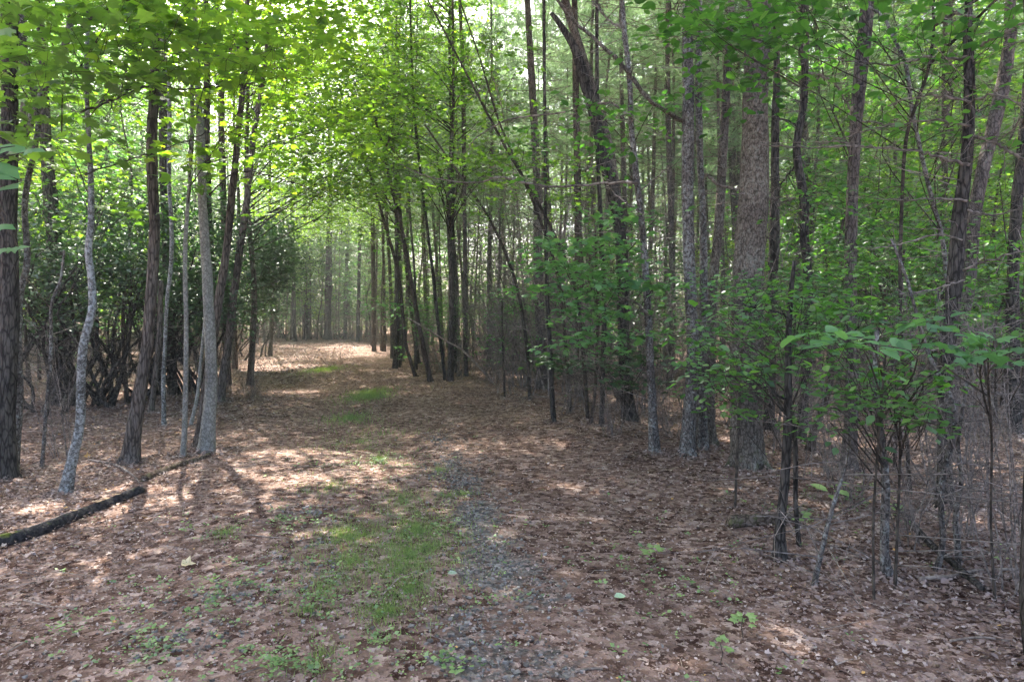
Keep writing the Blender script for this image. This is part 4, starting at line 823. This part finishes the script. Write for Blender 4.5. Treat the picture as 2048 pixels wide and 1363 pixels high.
zone(64, 39, 58, 520, 800, ['shrub', 'young'], {'shrub': 'low shrub beyond the end of the track', 'young': 'thin sapling beyond the end of the track'}, {'shrub': 'shrubs beyond the end of the track', 'young': 'saplings beyond the end of the track'}, .7, (.9, 1.3), 2.4, 'shrub')
zone(100, 36, 60, -200, 2250, ['shrub', 'young'], {'shrub': 'distant low shrub at the back of the wood', 'young': 'distant sapling at the back of the wood'}, {'shrub': 'distant shrubs at the back', 'young': 'distant saplings at the back'}, 1.3, (1.0, 1.5), 2.8, 'shrub')

for (px, py, k, sc_, lab) in [(1840,1090,0,.5,'tangle of bare twigs between the bent stem and the thin upright stem at the right'),(1960,1070,1,.55,'bare brush standing by the right edge behind the pale fallen branch'),(1700,1000,0,.5,'bare twiggy clump behind the slanting pale stem'),
                          (2020,1180,1,.45,'nearest clump of bare twigs in the right bottom corner'),(1640,960,1,.45,'low bare brush behind the short mossy log piece'),(1225,880,0,.5,'bare brush at the foot of the layered young maple'),
                          (1150,830,1,.6,'bare brush between the lone dark trunk and the young maple'),(1340,880,0,.45,'bare twigs between the lichen-blotched and straight grey trunks'),(1010,790,1,.55,'low bare brush at the edge of the litter in the middle'),
                          (500,800,0,.4,'bare twiggy clump beside the whitish trunk at the left verge'),(120,900,1,.5,'bare twigs behind the spotted tree'),(1880,980,0,.7,'bare brush around the foot of the bristling black trunk'),(1560,900,1,.6,'bare brush right of the largest trunk')]:
    g = G(px, py); stamp('brush', g[0], g[1], lab, 'bare brush at the verges', sc_, 'brush', k)
zone(8, 12.5, 27, 840, 1260, ['brush'], 'tall bare twiggy stems among the crowded slim pines', 'tall bare stems among the pines', .8, (1.4, 2.1), 3.0)
# far woods: one mass closing the view
fb, tb = MB(), MB(); n = 3800
a = R.uniform(-.95, .95, n); d = R.uniform(60, 92, n); zc = 30 * R.random(n) ** 1.5 + .3
c = np.stack([np.sin(a) * d, np.cos(a) * d, zc], 1)
pxx = 1024 + F * c[:, 0] / c[:, 1]; c = c[~((pxx > 560) & (pxx < 790) & (zc > 8) & (R.random(n) < .85))]
sprays(fb, None, c, 1.9, 40, .38, 'rho', None, tilt=.7, thick=.5, culling=False)
o = fb.build('far_woods', M['farleaf']); tag(o, 'far-off sunlit wood closing the view behind all trunks', 'far woods', kind='stuff')

# ------------------------------------------------------------------ fallen wood
def log(name, label, cat, mat, pix, w0, w1, lift=.5, group=None, rough=.06, sides=12):
    p = []
    for (x, y) in pix:
        g = G(x, y); p.append([g[0], g[1], float(gh(g[0], g[1]))])
    p = np.array(p); ln = smooth_line(p, 10 * len(p)); ln[:, 2] += np.linspace(w0, w1, len(ln)) * lift
    mb = MB(); b = ln[0].copy(); rr = np.linspace(w0, w1, len(ln)); rr[0] *= .75; rr[-1] *= .7
    tube(mb, ln, rr, sides, rough); o = mb.build(name, mat, None, smooth=True, loc=b); o.location = b
    tag(o, label, cat, group); return o, ln
def moss_log_mat():
    m, t, o = nmat('mossy_log_bark'); L = t.links.new
    tc = N_(t, 'ShaderNodeTexCoord'); n = N_(t, 'ShaderNodeTexNoise'); n.inputs['Scale'].default_value = 5; n.inputs['Detail'].default_value = 6; L(tc.outputs['Object'], n.inputs[0])
    g = N_(t, 'ShaderNodeNewGeometry'); sp = N_(t, 'ShaderNodeSeparateXYZ'); L(g.outputs['Normal'], sp.inputs[0])
    ma = N_(t, 'ShaderNodeMath', operation='MULTIPLY_ADD'); L(sp.outputs[2], ma.inputs[0]); ma.inputs[1].default_value = .15; L(n.outputs[0], ma.inputs[2])
    f = ramp(t, ma.outputs[0], [(.70, (0, 0, 0)), (.80, (1, 1, 1))])
    n2 = N_(t, 'ShaderNodeTexNoise'); n2.inputs['Scale'].default_value = 40; n2.inputs['Detail'].default_value = 4; L(tc.outputs['Object'], n2.inputs[0])
    c = ramp(t, n2.outputs[0], [(.35, (.015, .014, .015)), (.7, (.06, .055, .055))]); mo = ramp(t, n2.outputs[0], [(.3, (.04, .06, .008)), (.7, (.12, .14, .02))])
    x = N_(t, 'ShaderNodeMix', data_type='RGBA'); L(f, x.inputs[0]); L(c, x.inputs[6]); L(mo, x.inputs[7])
    b = N_(t, 'ShaderNodeBsdfPrincipled'); L(x.outputs[2], b.inputs['Base Color']); b.inputs['Roughness'].default_value = .9; b.inputs['Specular IOR Level'].default_value = .15
    bp = N_(t, 'ShaderNodeBump'); bp.inputs['Strength'].default_value = .8; bp.inputs['Distance'].default_value = .02; L(n2.outputs[0], bp.inputs['Height']); L(bp.outputs[0], b.inputs['Normal']); L(b.outputs[0], o.inputs[0]); return m
M['mosslog'] = moss_log_mat()
lg, lln = log('fallen_log', 'black rotting log with yellow-green moss lying along the left verge', 'log', M['mosslog'], [(-60,1105),(60,1070),(150,1035),(220,1010),(285,988)], .062, .038, .25, sides=18)
for k in range(6):
    q = lln[int(R.uniform(8, len(lln) - 6))]; mb = MB(); a = np.linspace(-.2, 3.3, 9); r = R.uniform(.018, .035)
    base = q + [0, -.03, .06]; V = [base] + [base + [math.cos(t) * r * 1.2, -math.sin(t) * r, .004 * math.sin(5 * t)] for t in a] + [base - [0, 0, .01]]
    mb.add(V, [[0, i, i + 1] for i in range(1, 9)]); mb.add(V, [[10, i + 1, i] for i in range(1, 9)])
    o = mb.build('bracket_fungus', simple('tan_fungus', (.3, .2, .12), (.45, .34, .22)) if k == 0 else M['fungus'], lg, loc=lln[0]); 
    if k == 0: M['fungus'] = o.data.materials[0]
log('fallen_log', 'greyer branch-thin log lying beyond the mossy log by the whitish trunk', 'log', M['rotlog'], [(286,970),(320,955),(360,938),(400,924),(420,912)], .035, .02)
log('cut_log', 'short mossy log piece lying behind the rough dark foreground trunk', 'log', M['rotlog'], [(1456,1046),(1500,1044),(1552,1042),(1600,1036)], .05, .042, .7)
log('fallen_branch', 'dark fallen branch slanting through the right foreground stems', 'fallen branch', M['dark_bark'], [(1790,1020),(1850,1090),(1905,1140),(1965,1190)], .022, .018, 2.2)
log('fallen_branch', 'pale fallen branch lying flat at the right edge in front of the stems', 'fallen branch', M['pale_stick'], [(1838,1160),(1900,1158),(1960,1148),(2060,1148)], .014, .01, 1.5)
log('fallen_branch', 'thin dead branch lying across the leaves between the pines and young maple', 'fallen branch', M['dead_wood'], [(970,736),(1010,734),(1050,735),(1100,728)], .03, .015, 1.5)
log('fallen_branch', 'bleached forked stick by the foot of the dark left-hand trunks', 'fallen branch', M['pale_stick'], [(30,850),(60,826),(92,800)], .018, .008, 3)
log('fallen_branch', 'thin curved dead branch below the straight brown trunk', 'fallen branch', M['dead_wood'], [(178,915),(230,930),(265,955),(280,975)], .012, .006, 1.5)
log('stick', 'short stick on the gravel near the bottom middle of the track', 'stick', M['pale_stick'], [(1150,1348),(1180,1340),(1206,1340)], .006, .005, 1)
log('stick', 'thin pale stick on the left half of the track among seedlings', 'stick', M['pale_stick'], [(500,1075),(540,1079),(575,1080)], .005, .003, 1)
log('stick', 'long bleached twig across the leaves in the bottom right corner', 'stick', M['pale_stick'], [(1900,1285),(1960,1277),(2020,1283)], .006, .004, 3)
def ground_leaf(name, label, px, py, size, col, tpl='lit1', cat='fallen leaf'):
    g = G(px, py); mb = MB(); b = np.array([g[0], g[1], float(gh(g[0], g[1])) + .03])
    put(mb, tpl, b[None], np.array([[.2, -.35, 1.]]), np.array([[1., .3, 0]]), np.array([size]), .5); o = mb.build(name, simple(name + '_leaf', col, col), loc=b); o.location = b; tag(o, label, cat)
ground_leaf('fallen_leaf', 'cream curled dead leaf standing out on the left of the track', 362, 1134, .09, (.6, .5, .3), 'lit2')
ground_leaf('fallen_leaf', 'pale green fresh leaf lying on brown litter right of the track', 1228, 1200, .07, (.4, .52, .32))
ground_leaf('fallen_leaf', 'pale green fresh leaf lying on the gravel at mid track', 895, 1154, .06, (.42, .5, .36))

# seedlings on the floor of the right side
for (px, py, n, s, lab) in [(1306,1118,9,.05,'bright yellow-green seedling alone in the litter right of the track'),(1664,1020,4,.12,'seedling with two broad bright leaves behind the slanting pale stem'),
                            (1600,1050,9,.05,'small leafy seedling beside the thin stem of the rough dark trunk'),(1486,1270,9,.04,'seedling low in the litter near the bottom right'),(1440,1325,8,.03,'tiny yellow-green seedling near the bottom edge, right of the track'),(1796,1060,5,.05,'seedling behind the hooked-foot stem')]:
    g = G(px, py); b = np.array([g[0], g[1], float(gh(*g))]); root = empty('seedling', b); tag(root, lab, 'seedling')
    hh = .10 if n > 5 else .2
    st = MB(); twigs(st, [b], [b + [0, 0, hh]], .003, .002); st.build('stem', M['twig'], root, loc=b)
    mb = MB(); a = R.random(n) * 6.28; p = b + np.stack([np.cos(a) * .03, np.sin(a) * .03, hh * R.uniform(.6, 1.05, n)], 1)
    put(mb, 'maple' if n > 5 else 'oval', p, np.stack([np.cos(a) * -.2, np.sin(a) * -.2 - .2, np.ones(n)], 1), np.stack([np.cos(a), np.sin(a), np.zeros(n)], 1), R.uniform(.8, 1.2, n) * s, .75); mb.build('foliage', M['herb'], root, loc=b)
# overhanging big maple leaves at the upper left
b = P(-60, 330, 2.5); root = empty('maple_bough', b); tag(root, 'near maple bough with very large leaves poking in at the left edge', 'maple bough')
lb, tb = MB(), MB()
for (px, py, s) in [(30,292,.11),(20,380,.12),(70,300,.09),(10,445,.07),(40,500,.08),(12,505,.07),(10,320,.12),(-10,350,.13)]:
    e = P(px, py, 2.5 + R.normal(0, .1)); twigs(tb, [b], [e], .004, .002); f = nrm(np.array([[1., R.normal(0, .4), R.normal(-.1, .2)]]))
    put(lb, 'maple', (e - f[0] * s * .5)[None], np.array([[R.normal(0, .2), -.55, 1.]]), f, np.array([s]), .45)
lb.build('foliage', M['cool'], root, loc=b); tb.build('twigs', M['twig'], root, loc=b)
lb = MB()
for (x, y, rr) in FEET:
    if y > 14 or rr < .02: continue
    n = int(60 + 1500 * rr); a = R.random(n) * 6.28; q = rr * .9 + np.abs(R.normal(0, rr * .9 + .04, n)); p = np.stack([x + np.cos(a) * q, y + np.sin(a) * q], 1)
    pos = on_ground(p, .01); pos[:, 2] += .05 * np.exp(-(q - rr) / .07) * R.random(n) * min(1, rr / .08)
    fw = np.stack([np.cos(a), np.sin(a), np.full(n, -.3)], 1) + R.normal(0, .8, (n, 3)); put(lb, 'lit%d' % R.integers(6), pos, np.stack([np.cos(a) * .4, np.sin(a) * .4, np.ones(n)], 1) + R.normal(0, .4, (n, 3)), fw, R.uniform(.018, .045, n), np.clip(R.normal(.52, .24, n), 0, .93))
o = lb.build('leaf_litter', M['litter']); tag(o, 'brown fallen leaves gathered round the feet of the near trunks', 'leaf litter', kind='stuff')
print('verts', sum(len(m.vertices) for m in bpy.data.meshes), 'objects', len(bpy.data.objects))

def haze():
    m, t, o = nmat('air'); v = N_(t, 'ShaderNodeVolumePrincipled'); v.inputs['Density'].default_value = HAZE; v.inputs['Color'].default_value = (.93, .97, .93, 1); v.inputs['Anisotropy'].default_value = .2
    t.links.new(v.outputs[0], o.inputs['Volume'])
    mb = MB(); V = np.array([(x, y, z) for x in (-130, 130) for y in (-12, 130) for z in (-1.5, 45)], float); mb.add(V, cf); ob = mb.build('haze', m); tag(ob, 'pale mist in the air between the trees', 'haze', kind='stuff')
    bm = __import__('bmesh').new(); bm.from_mesh(ob.data); __import__('bmesh').ops.recalc_face_normals(bm, faces=bm.faces); bm.to_mesh(ob.data)
HAZE = .0016
haze()
